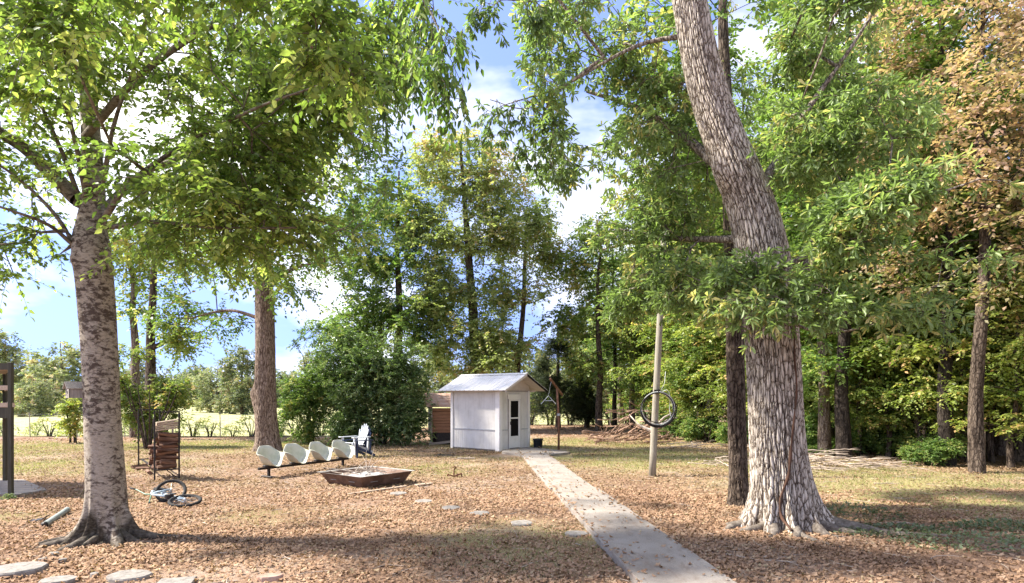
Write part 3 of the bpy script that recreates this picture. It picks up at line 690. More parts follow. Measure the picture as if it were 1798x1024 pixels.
# hanging spray of leaves at the end of a long bough
hs_t = np.array([A3(790 + random.uniform(-34, 28) + (y - 100) * .06, y, 6.6 + random.uniform(-.25, .25)) for y in np.linspace(45, 175, 22)] +
                [A3(745 + random.uniform(-35, 25), y, 7.0 + random.uniform(-.3, .3)) for y in np.linspace(-20, 130, 20)] +
                [A3(690 + random.uniform(-30, 25), y, 7.8 + random.uniform(-.4, .4)) for y in np.linspace(-20, 190, 24)])
rg = np.random.default_rng(5)
bl = catmull([A4(600, -140, 7.6, .03), A4(700, -60, 7.2, .02), A4(755, 20, 6.9, .012), A4(785, 90, 6.7, .007)], 14)
ps, pr, nf_, fx_, tp, tdv = network([(bl, -99)], hs_t, .3, rg, .35, .03)
link_mesh('limbs', shift(branch_mesh('bough', ps, pr, nf_, fx_, .0035, n0=0), b1), 'mottled_bark', t1)
hd = unit(tdv * .3 + np.array([0, 0, -1.0]))
me_, tw_ = foliage('bough_leaves', ps[tp], hd, rg, 'ovate', K=2, m=10, L=.105, W=.045, tl=.34, droop=1.0, spread=.5, flat=1.0)
link_mesh('crown', shift(me_, b1), 'hornbeam_leaf', t1); link_mesh('twigs', shift(tw_, b1), 'twig', t1)['kind'] = 'stuff'
scar = MB()
pk = at(161, 738, d1 - .178)
ring = [(-.055, .02), (-.04, .07), (-.005, .075), (.02, .05), (.05, .03), (.06, -.03), (.03, -.075), (-.03, -.06), (-.06, -.02)]
scar.add([(pk.x - b1[0] + u, pk.y - b1[1] - .012 + abs(u + .03) * .25 * (1 if u < 0 else -.2), pk.z + v) for u, v in ring] + [(pk.x - b1[0], pk.y - b1[1] + .05, pk.z)],
         [tuple(range(9))] + [(i, 9, (i + 1) % 9) for i in range(9)])
scar.build('bare_wood_patch', 'rust_steel', t1)

# ---- great leaning oak on the right
d2 = 9.65; b2 = gp(1375, 925); b2 = (b2.x, b2.y, 0)
ct = [A4(1374, 940, d2, .56), A4(1370, 860, d2, .49), A4(1364, 780, d2, .455), A4(1360, 680, d2, .435), A4(1353, 560, d2, .43), A4(1340, 450, d2, .435), A4(1322, 370, d2, .41), A4(1296, 300, d2, .39), A4(1266, 230, d2, .355),
      A4(1234, 130, d2, .315), A4(1210, 0, d2, .285), A4(1186, -150, d2, .25), A4(1170, -320, d2, .22), A4(1150, -500, d2, .12), A4(1145, -600, d2, .04)]
ct = [(x, y, z, r * .875) for x, y, z, r in ct]
limbs = [[A4(1335, 330, d2, .08), A4(1372, 270, d2 + .1, .06), A4(1420, 190, d2 + .3, .045), A4(1490, 90, d2 + .3, .03), A4(1560, -20, d2 + .2, .015)],
         [A4(1345, 480, d2 - .35, .05), A4(1420, 448, 8.9, .036), A4(1500, 402, 8.4, .028), A4(1590, 360, 8.0, .02), A4(1720, 315, 7.7, .01)],
         [A4(1260, 290, d2, .09), A4(1200, 240, 10.4, .07), A4(1120, 190, 11, .05), A4(1030, 160, 11.3, .03)],
         [A4(1300, 420, d2 + .1, .07), A4(1230, 420, 10.6, .05), A4(1140, 420, 11.2, .035), A4(1050, 440, 11.5, .015)],
         [A4(1190, -160, d2, .09), A4(1110, -170, 9.2, .06), A4(1010, -100, 8.8, .035), A4(930, -30, 8.6, .018), A4(880, 0, 8.5, .008)],
         [A4(1225, 60, d2, .05), A4(1120, 80, 9.9, .03), A4(1010, 140, 9.6, .018), A4(930, 190, 9.1, .01), A4(860, 175, 9.0, .006)],
         [A4(1370, 560, d2 - .3, .03), A4(1450, 585, 8.9, .02), A4(1540, 570, 8.6, .014), A4(1600, 565, 8.5, .006)],
         [A4(1395, 520, d2, .10), A4(1440, 400, d2 + .3, .07), A4(1470, 300, d2 + .6, .05), A4(1520, 200, d2 + .8, .03)]]
blobs = [(A3(1480, 150, 9.4), (1.2, 1.4, 1.2), 140), (A3(1500, 60, 9.0), (1.0, 1.3, .9), 80), (A3(1535, 410, 8.5), (1.0, 1.1, .6), 90), (A3(1640, 335, 8.0), (.85, .6, .22), 26),
         (A3(1400, 530, 8.4), (1.25, .5, .32), 50), (A3(1270, 490, 8.9), (.6, .5, .35), 30), (A3(1340, 470, 8.6), (.5, .3, .2), 16), (A3(1400, 230, 9.0), (.5, .4, .4), 24), (A3(1390, 440, 8.7), (.35, .3, .15), 8), (A3(1500, 260, 8.9), (.8, 1, .6), 56),
         (A3(1130, 430, 11.4), (1.35, 1.4, .85), 110), (A3(1180, 330, 11), (1.0, 1.2, .7), 60), (A3(1110, 220, 11), (1.3, 1.5, .85), 115), (A3(1080, 80, 9.8), (1.0, 1.3, .8), 75), (A3(1050, 520, 11.6), (.75, 1, .35), 30),
         (A3(1000, 40, 9.2), (.75, .9, .5), 34), (A3(985, 170, 9.2), (.45, .8, .5), 22), (A3(1010, 260, 9.8), (.5, .8, .45), 22), (A3(1560, 550, 8.6), (.6, .6, .2), 18), (A3(1170, 510, 10.6), (.9, .8, .35), 40), (A3(1205, 480, 9.6), (.7, .6, .4), 30), (A3(1480, 500, 8.8), (.7, .6, .35), 36), (A3(1570, 480, 9.0), (.7, .7, .4), 30), (A3(1660, 420, 9.0), (.6, .6, .35), 20),
         ((4.0, 10.2, 11.2), (4.2, 3.8, 2.0), 110), ((5.5, 12.0, 8.0), (2.2, 1.5, 1.6), 50)]
ok = dict(kind='narrow', K=4, m=14, whorl=7, L=.135, W=.038, tl=.36, droop=.3, spread=.8, flat=.6, tmean=.55)
t2 = tree('oak_tree', 'massive leaning oak with deeply furrowed pale bark and flaring roots', 'tree', b2, ct, blobs, ok, 'oak_bark', 'oak_leaf',
          limbs=limbs, okz=3.2, alpha=.3, gap=.36, dens=.72, rtip=.006, rmax=.1, seed=8, twigs=True,
          trunk=dict(nseg=360, nring=400, fl_h=.30, ridge=.035, nridge=46, lobes=[(3.4, .50, .26), (4.02, .48, .15), (4.55, .42, .11), (5.28, .42, .2), (5.98, .70, .28), (.9, .4, .5), (2.2, .4, .5)],
                     bumps=[(3.6, 5.4, .12, .6, .25), (4.9, 3.9, .03, .2, .1)]))
roots(t2, b2, [(3.4, .95, .11, .2), (3.75, .8, .08, -.2), (4.02, .72, .12, .25), (4.55, .8, .09, .2), (4.68, 1.4, .05, -.35), (5.28, .7, .10, .2), (5.98, 2.1, .13, -.15), (5.7, 1.4, .08, .2), (3.2, .8, .08, 0)], 'oak_root', .36, .55)
vp = [(1400, 560), (1398, 620), (1402, 680), (1396, 740), (1390, 790), (1384, 835), (1372, 870), (1370, 905), (1376, 925)]
vpts = []
trk = [o for o in t2.children if o.name.startswith('trunk')][0].data; tv = np.zeros(len(trk.vertices) * 3, np.float32); trk.vertices.foreach_get('co', tv); tv = tv.reshape(-1, 3)
for x, y in vp:
    p = at(x, y, d2 - .43) - Vector(b2); k = (abs(tv[:, 0] - p.x) < .04) & (abs(tv[:, 2] - max(p.z, .02)) < .06)
    vpts.append((p.x, float(tv[k][:, 1].min()) - .002, max(p.z, -.02)))
vv = catmull(np.array([(*p, .013 if i < 4 else .02) for i, p in enumerate(vpts)]), 40)
vine = MB().tube([tuple(q[:3]) for q in vv], [float(q[3]) * (1 + .25 * math.sin(i * 1.3)) for i, q in enumerate(vv)], 7).build('vine', 'vine_bark', t2, True)
vine['label'] = 'rusty brown dead vine stem climbing the furrowed trunk'
# drooping leaf sprays that hang into the sky gap
ot = np.array([A3(860 + random.uniform(-25, 40), random.uniform(-10, 25), 8.4) for _ in range(10)] + [A3(930 + random.uniform(-30, 45), random.uniform(-10, 30), 8.5) for _ in range(12)] +
              [A3(x, 175 + (x - 850) * .18 + random.uniform(-14, 22), 9.0) for x in np.linspace(848, 960, 15)] +
              [A3(x, 222 + (x - 850) * .25 + random.uniform(-10, 18), 9.2) for x in np.linspace(850, 970, 13)] + [A3(random.uniform(935, 1000), random.uniform(60, 300), 9.3 + random.uniform(-.5, .5)) for _ in range(34)])
ps, pr, nf_, fx_, tp, tdv = network([(catmull([A4(1010, -100, 8.8, .03), A4(930, -10, 8.6, .018), A4(880, 0, 8.4, .008)], 10), -99), (catmull([A4(1060, 100, 9.3, .03), A4(990, 150, 9.2, .018), A4(900, 180, 9.0, .008)], 10), -99)], ot, .3, rg, .35, .03)
link_mesh('limbs', shift(branch_mesh('oak_bough', ps, pr, nf_, fx_, .0035, n0=0), b2), 'oak_bark', t2)
me_, tw_ = foliage('oak_bough_leaves', ps[tp], unit(tdv + np.array([0, 0, -.5])), rg, 'narrow', K=2, m=14, whorl=7, L=.12, W=.036, tl=.24, droop=.7, spread=.6, flat=1.0, tmean=.35)
link_mesh('crown', shift(me_, b2), 'oak_leaf', t2); link_mesh('twigs', shift(tw_, b2), 'twig', t2)['kind'] = 'stuff'

# ---- dark straight trunk just behind the oak
def straight(bx, by, h, r, lean=(0, 0), wob=.08, n=7, seed=0):
    rg_ = random.Random(seed); out = []
    for i in range(n):
        t = i / (n - 1)
        out.append((bx + lean[0] * t + (rg_.uniform(-wob, wob) if 0 < i else 0), by + lean[1] * t + (rg_.uniform(-wob, wob) if 0 < i else 0), -.08 + (h + .08) * t, max(.02, r * (1 - .85 * t ** 1.3)) * (1.18 if i == 0 else 1)))
    return out
b3 = gp(1295, 888); ct = [A4(1297, 896, 11.5, .20), A4(1296, 840, 11.5, .165), A4(1294, 760, 11.5, .158), A4(1292, 640, 11.5, .155), A4(1289, 520, 11.6, .15), A4(1284, 400, 11.7, .14), A4(1278, 250, 11.8, .12), A4(1270, 50, 12, .09), A4(1270, -150, 12, .04)]
fol = dict(kind='ovate', K=4, m=11, L=.12, W=.065, tl=.5, droop=.35, spread=.8, flat=.6)
tree('dark_tree', 'slim dark-barked tree standing right behind the great oak', 'tree', (b3.x, b3.y, 0), ct, [((3.6, 12.4, 8.6), (2.0, 1.8, 1.6), 90), (A3(1230, 300, 12.5), (1.2, 1.2, 1.2), 60), (A3(1230, 470, 12.8), (.9, 1, .6), 30)], fol, 'dark_bark', 'wood_leaf',
     okz=4, seed=21, gap=.3, trunk=dict(nseg=70, nring=140, ridge=.022, nridge=26, lobes=[(3.5, .1, .4), (5, .08, .4)], fl_h=.25))

# ---- tall trees standing in the middle distance
b4 = gp(468, 792); d4 = b4.y
ct = [A4(470, 800, d4, .56), A4(470, 775, d4, .43), A4(467, 735, d4, .385), A4(466, 680, d4, .36), A4(466, 600, d4, .34), A4(464, 520, d4, .32), A4(458, 430, d4, .27), A4(452, 330, d4, .22), A4(455, 220, d4, .15), A4(460, 90, d4, .08), A4(462, 40, d4, .03)]
fm = dict(kind='ovate', K=4, m=12, L=.15, W=.085, tl=.75, droop=.35, spread=.8, flat=.6)
tree('tan_oak_tree', 'tall tree with tan bark and a burl low on its trunk, behind the seats', 'tree', (b4.x, b4.y, 0), ct,
     [(A3(470, 250, d4), (3.6, 3.4, 2.6), 200), (A3(590, 330, d4), (2.8, 3, 2.4), 120), (A3(560, 130, d4), (2.8, 3, 2.0), 100), (A3(640, 200, d4), (2.2, 2.5, 1.7), 90), (A3(360, 460, d4 + 1), (2.2, 2, .8), 46), (A3(530, 480, d4), (2.0, 2.4, 1.0), 70), (A3(300, 550, d4 + 2), (1.5, 1.5, .6), 22), (A3(390, 570, d4 + 1), (1.3, 1.2, .5), 18), (A3(470, 50, d4), (2.6, 2.6, 1.6), 70), (A3(350, 330, d4), (2.2, 2.2, 1.8), 70)],
     fm, 'tan_bark', 'wood_leaf', okz=4.6, seed=31, gap=.42, dens=.68, rtip=.009, rmax=.2,
     limbs=[[A4(462, 440, d4, .16), A4(500, 380, d4, .12), A4(560, 300, d4, .08), A4(620, 230, d4, .04)], [A4(470, 500, d4, .09), A4(520, 470, d4 - .5, .06), A4(570, 460, d4 - 1, .03)], [A4(458, 560, d4, .08), A4(400, 545, d4 + .5, .05), A4(330, 560, d4 + 1.2, .025)]],
     trunk=dict(nseg=90, nring=150, ridge=.04, nridge=40, lobes=[(4, .16, .5), (5.8, .22, .5), (2.8, .14, .5)], fl_h=.4, bumps=[(3.2, 2.15, .16, .5, .28), (3.3, 1.8, .07, .5, .3)]))

def mid_tree(name, label, x, y, top, r, blobs, leafd, bark, leafm, lean=(0, 0), okz=2.5, seed=1, gap=.3, group=None, limbs=(), ridge=.02, rtip=.009, wob=.1, dens=.95):
    b = gp(x, y); h = HC - (top - Y0) / F * b.y
    return tree(name, label, 'tree', (b.x, b.y, 0), straight(b.x, b.y, h, r, lean, wob, 8, seed), [((A3(px_, py_, b.y + dd)), rad, n) for (px_, py_, dd, rad, n) in blobs],
                leafd, bark, leafm, okz=okz, seed=seed, gap=gap, rtip=rtip, rmax=r * .6, dens=dens, group=group, limbs=limbs, trunk=dict(nseg=32, nring=70, ridge=ridge, nridge=24))
bg_ = dict(kind='diamond', K=5, m=13, L=.20, W=.12, tl=.95, droop=.3, spread=.9, flat=.7)
def warm_top(P): return np.clip((P[:, 2] - 12.5) * .08, 0, .25) + np.clip((5.5 - P[:, 2]) * .05, 0, .15) - .1
bgw = dict(bg_); bgw['tfun'] = warm_top
mid_tree('tall_oak_tree', 'tallest back tree, browning at the top, rising behind the white shed', 848, 758, 246, .36,
         [(800, 285, 0, (2.7, 2.4, 1.6), 80), (850, 330, 0, (2.6, 2.4, 1.8), 80), (790, 410, 0, (2.9, 2.6, 1.6), 70), (880, 420, 0, (2.3, 2.4, 1.9), 70), (815, 545, 0, (2.8, 2.4, 1.7), 80), (845, 620, -1, (2.8, 2.2, 1.3), 95), (740, 380, 0, (1.1, 1.5, 1.2), 24), (790, 480, 0, (1.4, 1.6, 1.0), 26)],
         bgw, 'dark_bark', 'brown_green_leaf', lean=(-1.4, 0), seed=41, gap=.28, dens=1.45)
mid_tree('forked_back_tree', 'slender leaning back tree right of the tallest one behind the shed', 902, 756, 360, .22,
         [(930, 400, 0, (1.7, 1.8, 1.6), 56), (910, 500, 0, (1.9, 1.8, 1.5), 50), (900, 600, 0, (1.6, 1.6, 1.2), 40), (960, 450, 0, (1.1, 1.2, 1.2), 24)],
         bg_, 'dark_bark', 'brown_green_leaf', lean=(.9, 0), seed=42, gap=.28, dens=1.5)
mid_tree('back_tree', 'dense mid-green back tree between the tan-barked tree and the tallest tree', 700, 757, 300, .3,
         [(690, 380, 0, (2.3, 2.4, 2.4), 110), (640, 470, 0, (2.6, 2.4, 2.2), 110), (700, 560, 0, (2.6, 2.4, 1.8), 150), (760, 520, 1, (1.6, 1.6, 1.5), 60), (720, 460, 0, (2.0, 2, 1.6), 70), (640, 580, 0, (2.2, 2, 1.8), 90), (600, 410, 1, (2.2, 2, 2), 70), (760, 610, 0, (1.5, 1.6, 1.4), 50)],
         bg_, 'dark_bark', 'wood_leaf', seed=43, gap=.25)
mid_tree('light_back_tree', 'light green back tree standing between the shed and the utility pole', 1052, 757, 380, .2,
         [(1020, 470, 0, (1.9, 1.8, 1.6), 70), (1070, 540, 0, (1.9, 1.8, 1.4), 70), (1000, 570, 0, (1.5, 1.5, 1.2), 55), (1060, 410, 0, (1.5, 1.5, 1.1), 44), (1110, 600, 0, (1.5, 1.5, 1.2), 50), (1030, 640, 0, (1.3, 1.3, .8), 34)],
         bg_, 'dark_bark', 'yellow_leaf', seed=44, gap=.25)
# two trunks by the left fence
mid_tree('fence_tree', 'dark forked trunk by the fence with a short bare branch stub', 266, 772, 330, .26,
         [(300, 400, 0, (2.4, 2, 2.2), 80), (330, 560, 0, (1.5, 1.4, 1.0), 30), (250, 420, 0, (1.8, 2, 1.6), 40), (330, 600, 0, (1.1, 1, .5), 16)], bg_, 'dark_bark', 'yellow_leaf', seed=51, gap=.35, okz=3.8,
         limbs=[[A4(270, 610, 29.3, .12), A4(292, 600, 29.3, .10), A4(310, 588, 29.3, .07), A4(318, 584, 29.3, .05)]])
mid_tree('pale_fence_tree', 'pale grey trunk beside the dark forked one at the fence', 238, 768, 380, .24,
         [(220, 440, 0, (1.8, 1.8, 1.6), 50), (240, 520, 0, (1.2, 1.3, 1.0), 18)], bg_, 'grey_bark', 'wood_leaf', lean=(-.7, .5), seed=52, gap=.35, okz=4.5, wob=.2)
# evergreen cedar right of the shed
def cedar(name, label, x, y, top, wpx, seed, n=330):
    b = gp(x, y); d = b.y; h = HC - (top - Y0) / F * d; w = wpx / F * d
    rng = np.random.default_rng(seed)
    bl = [((b.x, d, h * t), (w * (1.05 - t) + .15, w * (1.05 - t) + .15, h * .09), int(n * (.30 - .2 * t))) for t in (.2, .32, .44, .56, .68, .8, .92)]
    return tree(name, label, 'tree', (b.x, b.y, 0), straight(b.x, b.y, h, .17, (0, 0), .05, 7, seed), bl,
                dict(kind='diamond', K=6, m=12, L=.13, W=.04, tl=.5, droop=.25, spread=.8, flat=.7), 'dark_bark', 'cedar_leaf', okz=.6, seed=seed, gap=.2, rtip=.008, rmax=.05, sag=-.02)
cedar('cedar_tree', 'dark conical cedar behind the rusty clothesline post', 980, 752, 560, 60, 61, 420)
cedar('young_cedar_tree', 'lower dark cedar right of the conical one, at the fence', 1030, 751, 640, 46, 62, 300)

# ---- evergreen shrubs by the shed
def shrub(name, label, x, y, blobs, leafd, leafm, stems=7, seed=1, spread=.5, h=2.0, gap=.2, group=None, loc=None):
    b = Vector(loc) if loc else gp(x, y); rng = np.random.default_rng(seed)
    root = empty(name, (b.x, b.y, 0), 0, label, 'shrub', group); lines = []
    for k in range(stems):
        a = 2 * math.pi * k / stems + rng.uniform(-.3, .3); s = spread * rng.uniform(.5, 1.1)
        lines.append((catmull([(b.x + .12 * math.cos(a), b.y + .12 * math.sin(a), -.05, .045), (b.x + s * .5 * math.cos(a), b.y + s * .5 * math.sin(a), h * .35, .036), (b.x + s * math.cos(a), b.y + s * math.sin(a), h * .7, .025), (b.x + s * 1.3 * math.cos(a), b.y + s * 1.3 * math.sin(a), h, .012)], 12), .15))
    tg = sample_blobs(blobs, rng, gap, seed); tg = tg[tg[:, 2] > .1]
    # every stem starts from the ground on its own
    pos, par, nf, fx, tips, td = network(lines, tg, .25, rng, .5, .05)
    for k in range(stems): par[k * 12] = -1
    link_mesh('stems', shift(branch_mesh(name + '_stems', pos, par, nf, fx, .006, rmax=.04, sides=(3, 5, 6), n0=0), (b.x, b.y, 0)), 'dark_bark', root)
    me, _ = foliage(name + '_leaves', pos[tips], td, rng, twigs=False, **leafd)
    link_mesh('foliage', shift(me, (b.x, b.y, 0)), leafm, root)
    return root
sl = dict(kind='ovate', K=5, m=13, L=.11, W=.06, tl=.42, droop=.15, spread=1.0, flat=.9)
shrub('evergreen_shrub', 'big dark glossy evergreen shrub between the lawn chairs and the plank hut', 672, 780,
      [(A3(660, 695, 26), (2.0, 1.5, 1.9), 420), (A3(695, 650, 26.3), (1.3, 1.3, 1.5), 170), (A3(620, 640, 26.3), (1.6, 1.3, 1.5), 190), (A3(710, 735, 25.8), (1.05, .9, 1.1), 140), (A3(620, 745, 25.8), (1.1, .9, .9), 110)], sl, 'shrub_leaf', 8, 71, .8, 3.2, .02)
shrub('leafy_shrub', 'lighter green leafy shrub beside the tan-barked trunk', 545, 776,
      [(A3(555, 690, 27), (1.4, 1.4, 1.7), 190), (A3(530, 735, 26.6), (1.0, 1, 1.0), 100), (A3(575, 610, 27.5), (1.3, 1.3, 1.3), 110)], sl, 'wood_leaf', 7, 72, .7, 3.0, .2)

# ---- the wood on the right: prototypes, then copies
def proto(name, label, h, r, blobs, leafd, bark, leafm, seed, okz=2.0, gap=.25, group=None):
    return tree(name, label, 'tree', (0, 0, 0), straight(0, 0, h, r, (.3, 0), .12, 8, seed), blobs, leafd, bark, leafm, okz=okz, seed=seed, gap=gap, rtip=.010, rmax=r * .55, dens=.72, sides=(3, 5, 7), group=group,
                trunk=dict(nseg=24, nring=50, ridge=.018, nridge=18))
GW = 'trees of the wood beside the yard'
wl_ = dict(kind='diamond', K=5, m=12, L=.19, W=.115, tl=.95, droop=.3, spread=.85, flat=.5)
pa = proto('wood_tree', 'green woodland tree with a grey trunk at the edge of the wood', 15, .24,
           [((0, 0, 12), (2.8, 2.8, 2.6), 120), ((.6, .4, 8.5), (3.2, 3.2, 2.4), 150), ((-.5, -.3, 5.6), (3.0, 3.0, 1.5), 90), ((.8, -.6, 3.8), (2.3, 2.3, .8), 45)], wl_, 'grey_bark', 'wood_leaf', 81, 2.4, .3, GW)
pb = proto('understory_tree', 'yellowing understory tree with layered low branches in the wood', 8.5, .11,
           [((0, 0, 6.6), (2.2, 2.2, 1.3), 80), ((.4, .2, 4.6), (2.7, 2.7, .7), 80), ((-.4, -.4, 3.1), (2.8, 2.8, .55), 75), ((.2, -.3, 1.9), (2.1, 2.1, .4), 40)], dict(wl_, L=.15, W=.09, tl=.8, flat=.35), 'dark_bark', 'yellow_leaf', 82, 1.2, .25, GW)
pc = proto('dark_wood_tree', 'dark straight-trunked woodland tree with a high green crown', 17, .2,
           [((0, 0, 14), (2.6, 2.6, 2.4), 110), ((0, .4, 10.5), (2.8, 2.8, 2.0), 110), ((.4, 0, 7.5), (2.4, 2.4, 1.2), 60)], wl_, 'black_bark', 'wood_leaf', 83, 5.0, .3, GW)
pd = proto('rust_tree', 'tree turning rusty orange in the upper crown beside the wood', 14.5, .17,
           [((0, 0, 11.4), (3.0, 2.8, 2.2), 160), ((-.8, .2, 8.2), (3.2, 2.8, 1.8), 170), ((.3, 0, 5.6), (2.6, 2.6, 1.0), 70)], dict(wl_, L=.15, W=.085, m=12, tfun=lambda P: np.clip((P[:, 2] - 6.0) * .18, -.5, .38)), 'dark_bark', 'rust_leaf', 84, 3.0, .46)
us = dict(kind='ovate', K=5, m=11, L=.11, W=.06, tl=.40, droop=.25, spread=1.0, flat=.7)
GS = 'undergrowth shrubs along the edge of the wood'
s1 = shrub('undergrowth_shrub', 'low green undergrowth shrub at the edge of the wood', 0, 0, [((0, 0, .75), (1.1, 1.0, .65), 110), ((.6, .2, 1.2), (.7, .7, .5), 45)], us, 'wood_leaf', 6, 91, .5, 1.3, .2, GS, loc=(0, 0, 0))
s2 = shrub('bramble_shrub', 'thin pale green bramble growing along the wire fence', 0, 0, [((0, 0, .6), (1.5, .5, .7), 22), ((-.5, 0, 1.3), (.8, .4, .5), 10)], dict(us, L=.09, W=.05), 'yellow_leaf', 7, 92, .7, 1.2, .3, 'brambles along the wire fence', loc=(0, 0, 0))
used = set(); BASE = {}
def put(p, x, y, rz, s=1.0, label=None, group=None, zs=1.0):
    BASE.setdefault(id(p), p['label'])
    o = p if id(p) not in used else copy_tree(p)
    used.add(id(p)); o.location = (x, y, -.02); o.rotation_euler = (0, 0, rz); o.scale = (s, s, s * zs)
    o['label'] = label or BASE[id(p)]
    if group: o['group'] = group
    return o
def putp(p, px_, py_, rz, s=1.0, label=None, group=None):
    g = gp(px_, py_); return put(p, g.x, g.y, rz, s, label, group)
putp(pd, 1716, 832, .4, 1.0)
o = put(pd, 16.2, 20.0, 2.2, 1.1, 'second rusty orange tree behind the first, deeper in the wood')
putp(pc, 1483, 806, 1.0, 1.05, 'nearly black trunk rising behind the pale branch pile'); putp(pc, 1664, 818, 2.0, .95, 'dark trunk at the wood edge beside the rusty tree'); putp(pa, 1448, 800, 4.0, .8, 'small grey trunk between the oak and the nearly black trunk'); putp(pa, 1752, 801, .7, 1.0, 'grey trunk just past the rusty tree in the wood'); putp(pc, 1540, 792, 3.3, 1.0)
putp(pb, 1600, 801, .3, 1.15); putp(pb, 1690, 806, 2.4, 1.2); putp(pb, 1520, 790, 1.4, 1.15); putp(pb, 1785, 812, 4.6, 1.15); putp(pb, 1420, 783, 5.2, 1.1)
putp(pb, 1330, 782, 3.1, 1.0); putp(pa, 1250, 776, 2.7, .75); putp(pa, 1330, 770, 1.2, .95); putp(pa, 1400, 772, .2, 1.0); putp(pc, 1178, 766, 1.9, .75); putp(pa, 1560, 775, 5.0, 1.0); putp(pa, 1640, 785, 3.6, 1.1)
putp(pb, 1230, 771, 1.7, 1.15); putp(pb, 1150, 762, .9, 1.2); putp(pc, 1080, 754, 2.6, .7); putp(pa, 1110, 752, 4.4, .8); putp(pa, 1180, 752, 5.8, .95)
rw = random.Random(4)
for x_, y_, s_ in ((1460, 791, .75), (1510, 799, .7), (1560, 803, .75), (1615, 808, .7), (1640, 798, .85), (1700, 814, .75), (1740, 812, .85), (1775, 822, .7), (1380, 783, .8), (1290, 779, .75), (1215, 773, .8), (1800, 806, .9)):
    putp(pb, x_, y_, rw.uniform(0, 6.28), s_)
for k in range(26):
    d = rw.uniform(27, 60); x = d * rw.uniform(.24, .98)
    put([pa, pc, pa, pb][k % 4], x, d, rw.uniform(0, 6.28), rw.uniform(.85, 1.2))
for k in range(34):     # deeper wood that closes the view between the trunks
    d = rw.uniform(38, 78); x = d * rw.uniform(.17, .95); put([s1, pb, s1, pa][k % 4], x, d, rw.uniform(0, 6.28), rw.uniform(1.0, 1.3) * (2.2 if k % 2 == 0 else 1))
for k in range(9):      # on past the right edge of the view
    d = rw.uniform(12, 26); put([pa, pb, pb][k % 3], d * rw.uniform(1.0, 1.3) + 3.0, d, rw.uniform(0, 6.28), rw.uniform(.85, 1.1))
# undergrowth along the wood's edge and along the fence
edge = [(1180, 776), (1225, 781), (1270, 783), (1320, 788), (1370, 790), (1420, 797), (1470, 806), (1520, 812), (1565, 818), (1610, 824), (1660, 828), (1705, 836), (1750, 843), (1795, 850), (1840, 862)]
for i, (x, y) in enumerate(edge):
    g = gp(x, y)
    if i < 8: put(s1, g.x + rw.uniform(-.3, .3), g.y + (1.6 if i > 5 else .9) + rw.uniform(-.2, .9), rw.uniform(0, 6.28), rw.uniform(.5, .8) * (.6 if i > 5 else 1.0), zs=.5 if i > 5 else 1.0)
    put(s1, g.x + 1.2 + rw.uniform(-.6, .6), g.y + (5.0 if i > 6 else 3.4) + rw.uniform(-.5, 1.5), rw.uniform(0, 6.28), rw.uniform(.5, .85), zs=.8)
for k in range(26):
    x = -33 + k * 1.05; put(s2, x + rw.uniform(-.4, .4), 31.3 + rw.uniform(-.2, .5) - .02 * x, rw.uniform(-.3, .3), rw.uniform(.4, .75))
for k in range(9):
    x = 0.3 + k * 1.35; put(s2, x + rw.uniform(-.4, .4), 44 + rw.uniform(-.2, .5), rw.uniform(-.3, .3), rw.uniform(.9, 1.3))
vine_l = dict(us, L=.11, W=.065)
shrub('vine_thicket', 'light green vine thicket round the foot of the dark forked trunk', 262, 790,
      [(A3(225, 660, 25), (.9, .8, 1.2), 70), (A3(262, 700, 24.6), (1.3, .9, 1.1), 110), (A3(232, 755, 24.4), (1.0, .7, .7), 50), (A3(300, 690, 25), (.8, .7, .6), 36)], vine_l, 'yellow_leaf', 7, 95, .8, 2.4, .3)
shrub('sapling', 'slim bright green sapling at the fence below the birdhouse', 128, 778,
      [(A3(126, 712, 27), (.45, .45, .5), 26), (A3(128, 745, 27), (.5, .45, .5), 20)], vine_l, 'yellow_leaf', 4, 96, .25, 1.7, .2)

# ---- far tree line beyond the pasture
fl = dict(kind='diamond', K=5, m=12, L=.42, W=.28, tl=1.3, droop=.2, spread=1.0, flat=.9)
GF = 'far trees beyond the pasture'
fa = proto('far_tree', 'hazy grey-green tree in the far line beyond the pasture', 11, .25, [((0, 0, 8), (3.6, 3.2, 2.8), 90), ((1, 0, 4.6), (4.2, 3.4, 2.2), 80), ((-1.2, 0, 1.7), (4.2, 3, 1.6), 80)], fl, 'grey_bark', 'far_leaf', 101, 1.5, .25, GF)
fb_ = proto('far_round_tree', 'broad rounded tree in the far line beyond the pasture', 8, .22, [((0, 0, 5.2), (4.0, 3.4, 2.5), 90), ((.5, 0, 1.7), (4.8, 3.6, 1.7), 100)], fl, 'grey_bark', 'far_leaf', 102, 1.0, .2, GF)
for k in range(76):
    x = -150 + k * 2.65 + rw.uniform(-1.5, 1.5); d = 118 + rw.uniform(-8, 22) + .15 * abs(x + 40)
    put(fa if k % 3 == 0 else fb_, x, d, rw.uniform(0, 6.28), rw.uniform(.6, 1.1) * (.8 if -62 < x < -46 else 1))
for (px_, d, s, p, lab) in ((-5, 78, .95, fa, 'tall grey-green pasture tree left of the dark timber stand'), (110, 72, 1.05, fb_, 'rounded pasture tree behind the birdhouse'), (60, 64, .5, fb_, 'low bushy pasture tree between the timber stand and the birdhouse'),
                            (380, 80, .75, fb_, 'pasture tree seen left of the tan-barked trunk'), (425, 72, .7, fa, 'dark pasture tree closest to the tan-barked trunk'), (1040, 80, 1.2, fa, 'pasture tree far behind the cedars'), (930, 85, 1.1, fb_, 'pasture tree far behind the white shed')):
    put(p, (px_ - CX) / F * d, d, rw.uniform(0, 6), s, lab)
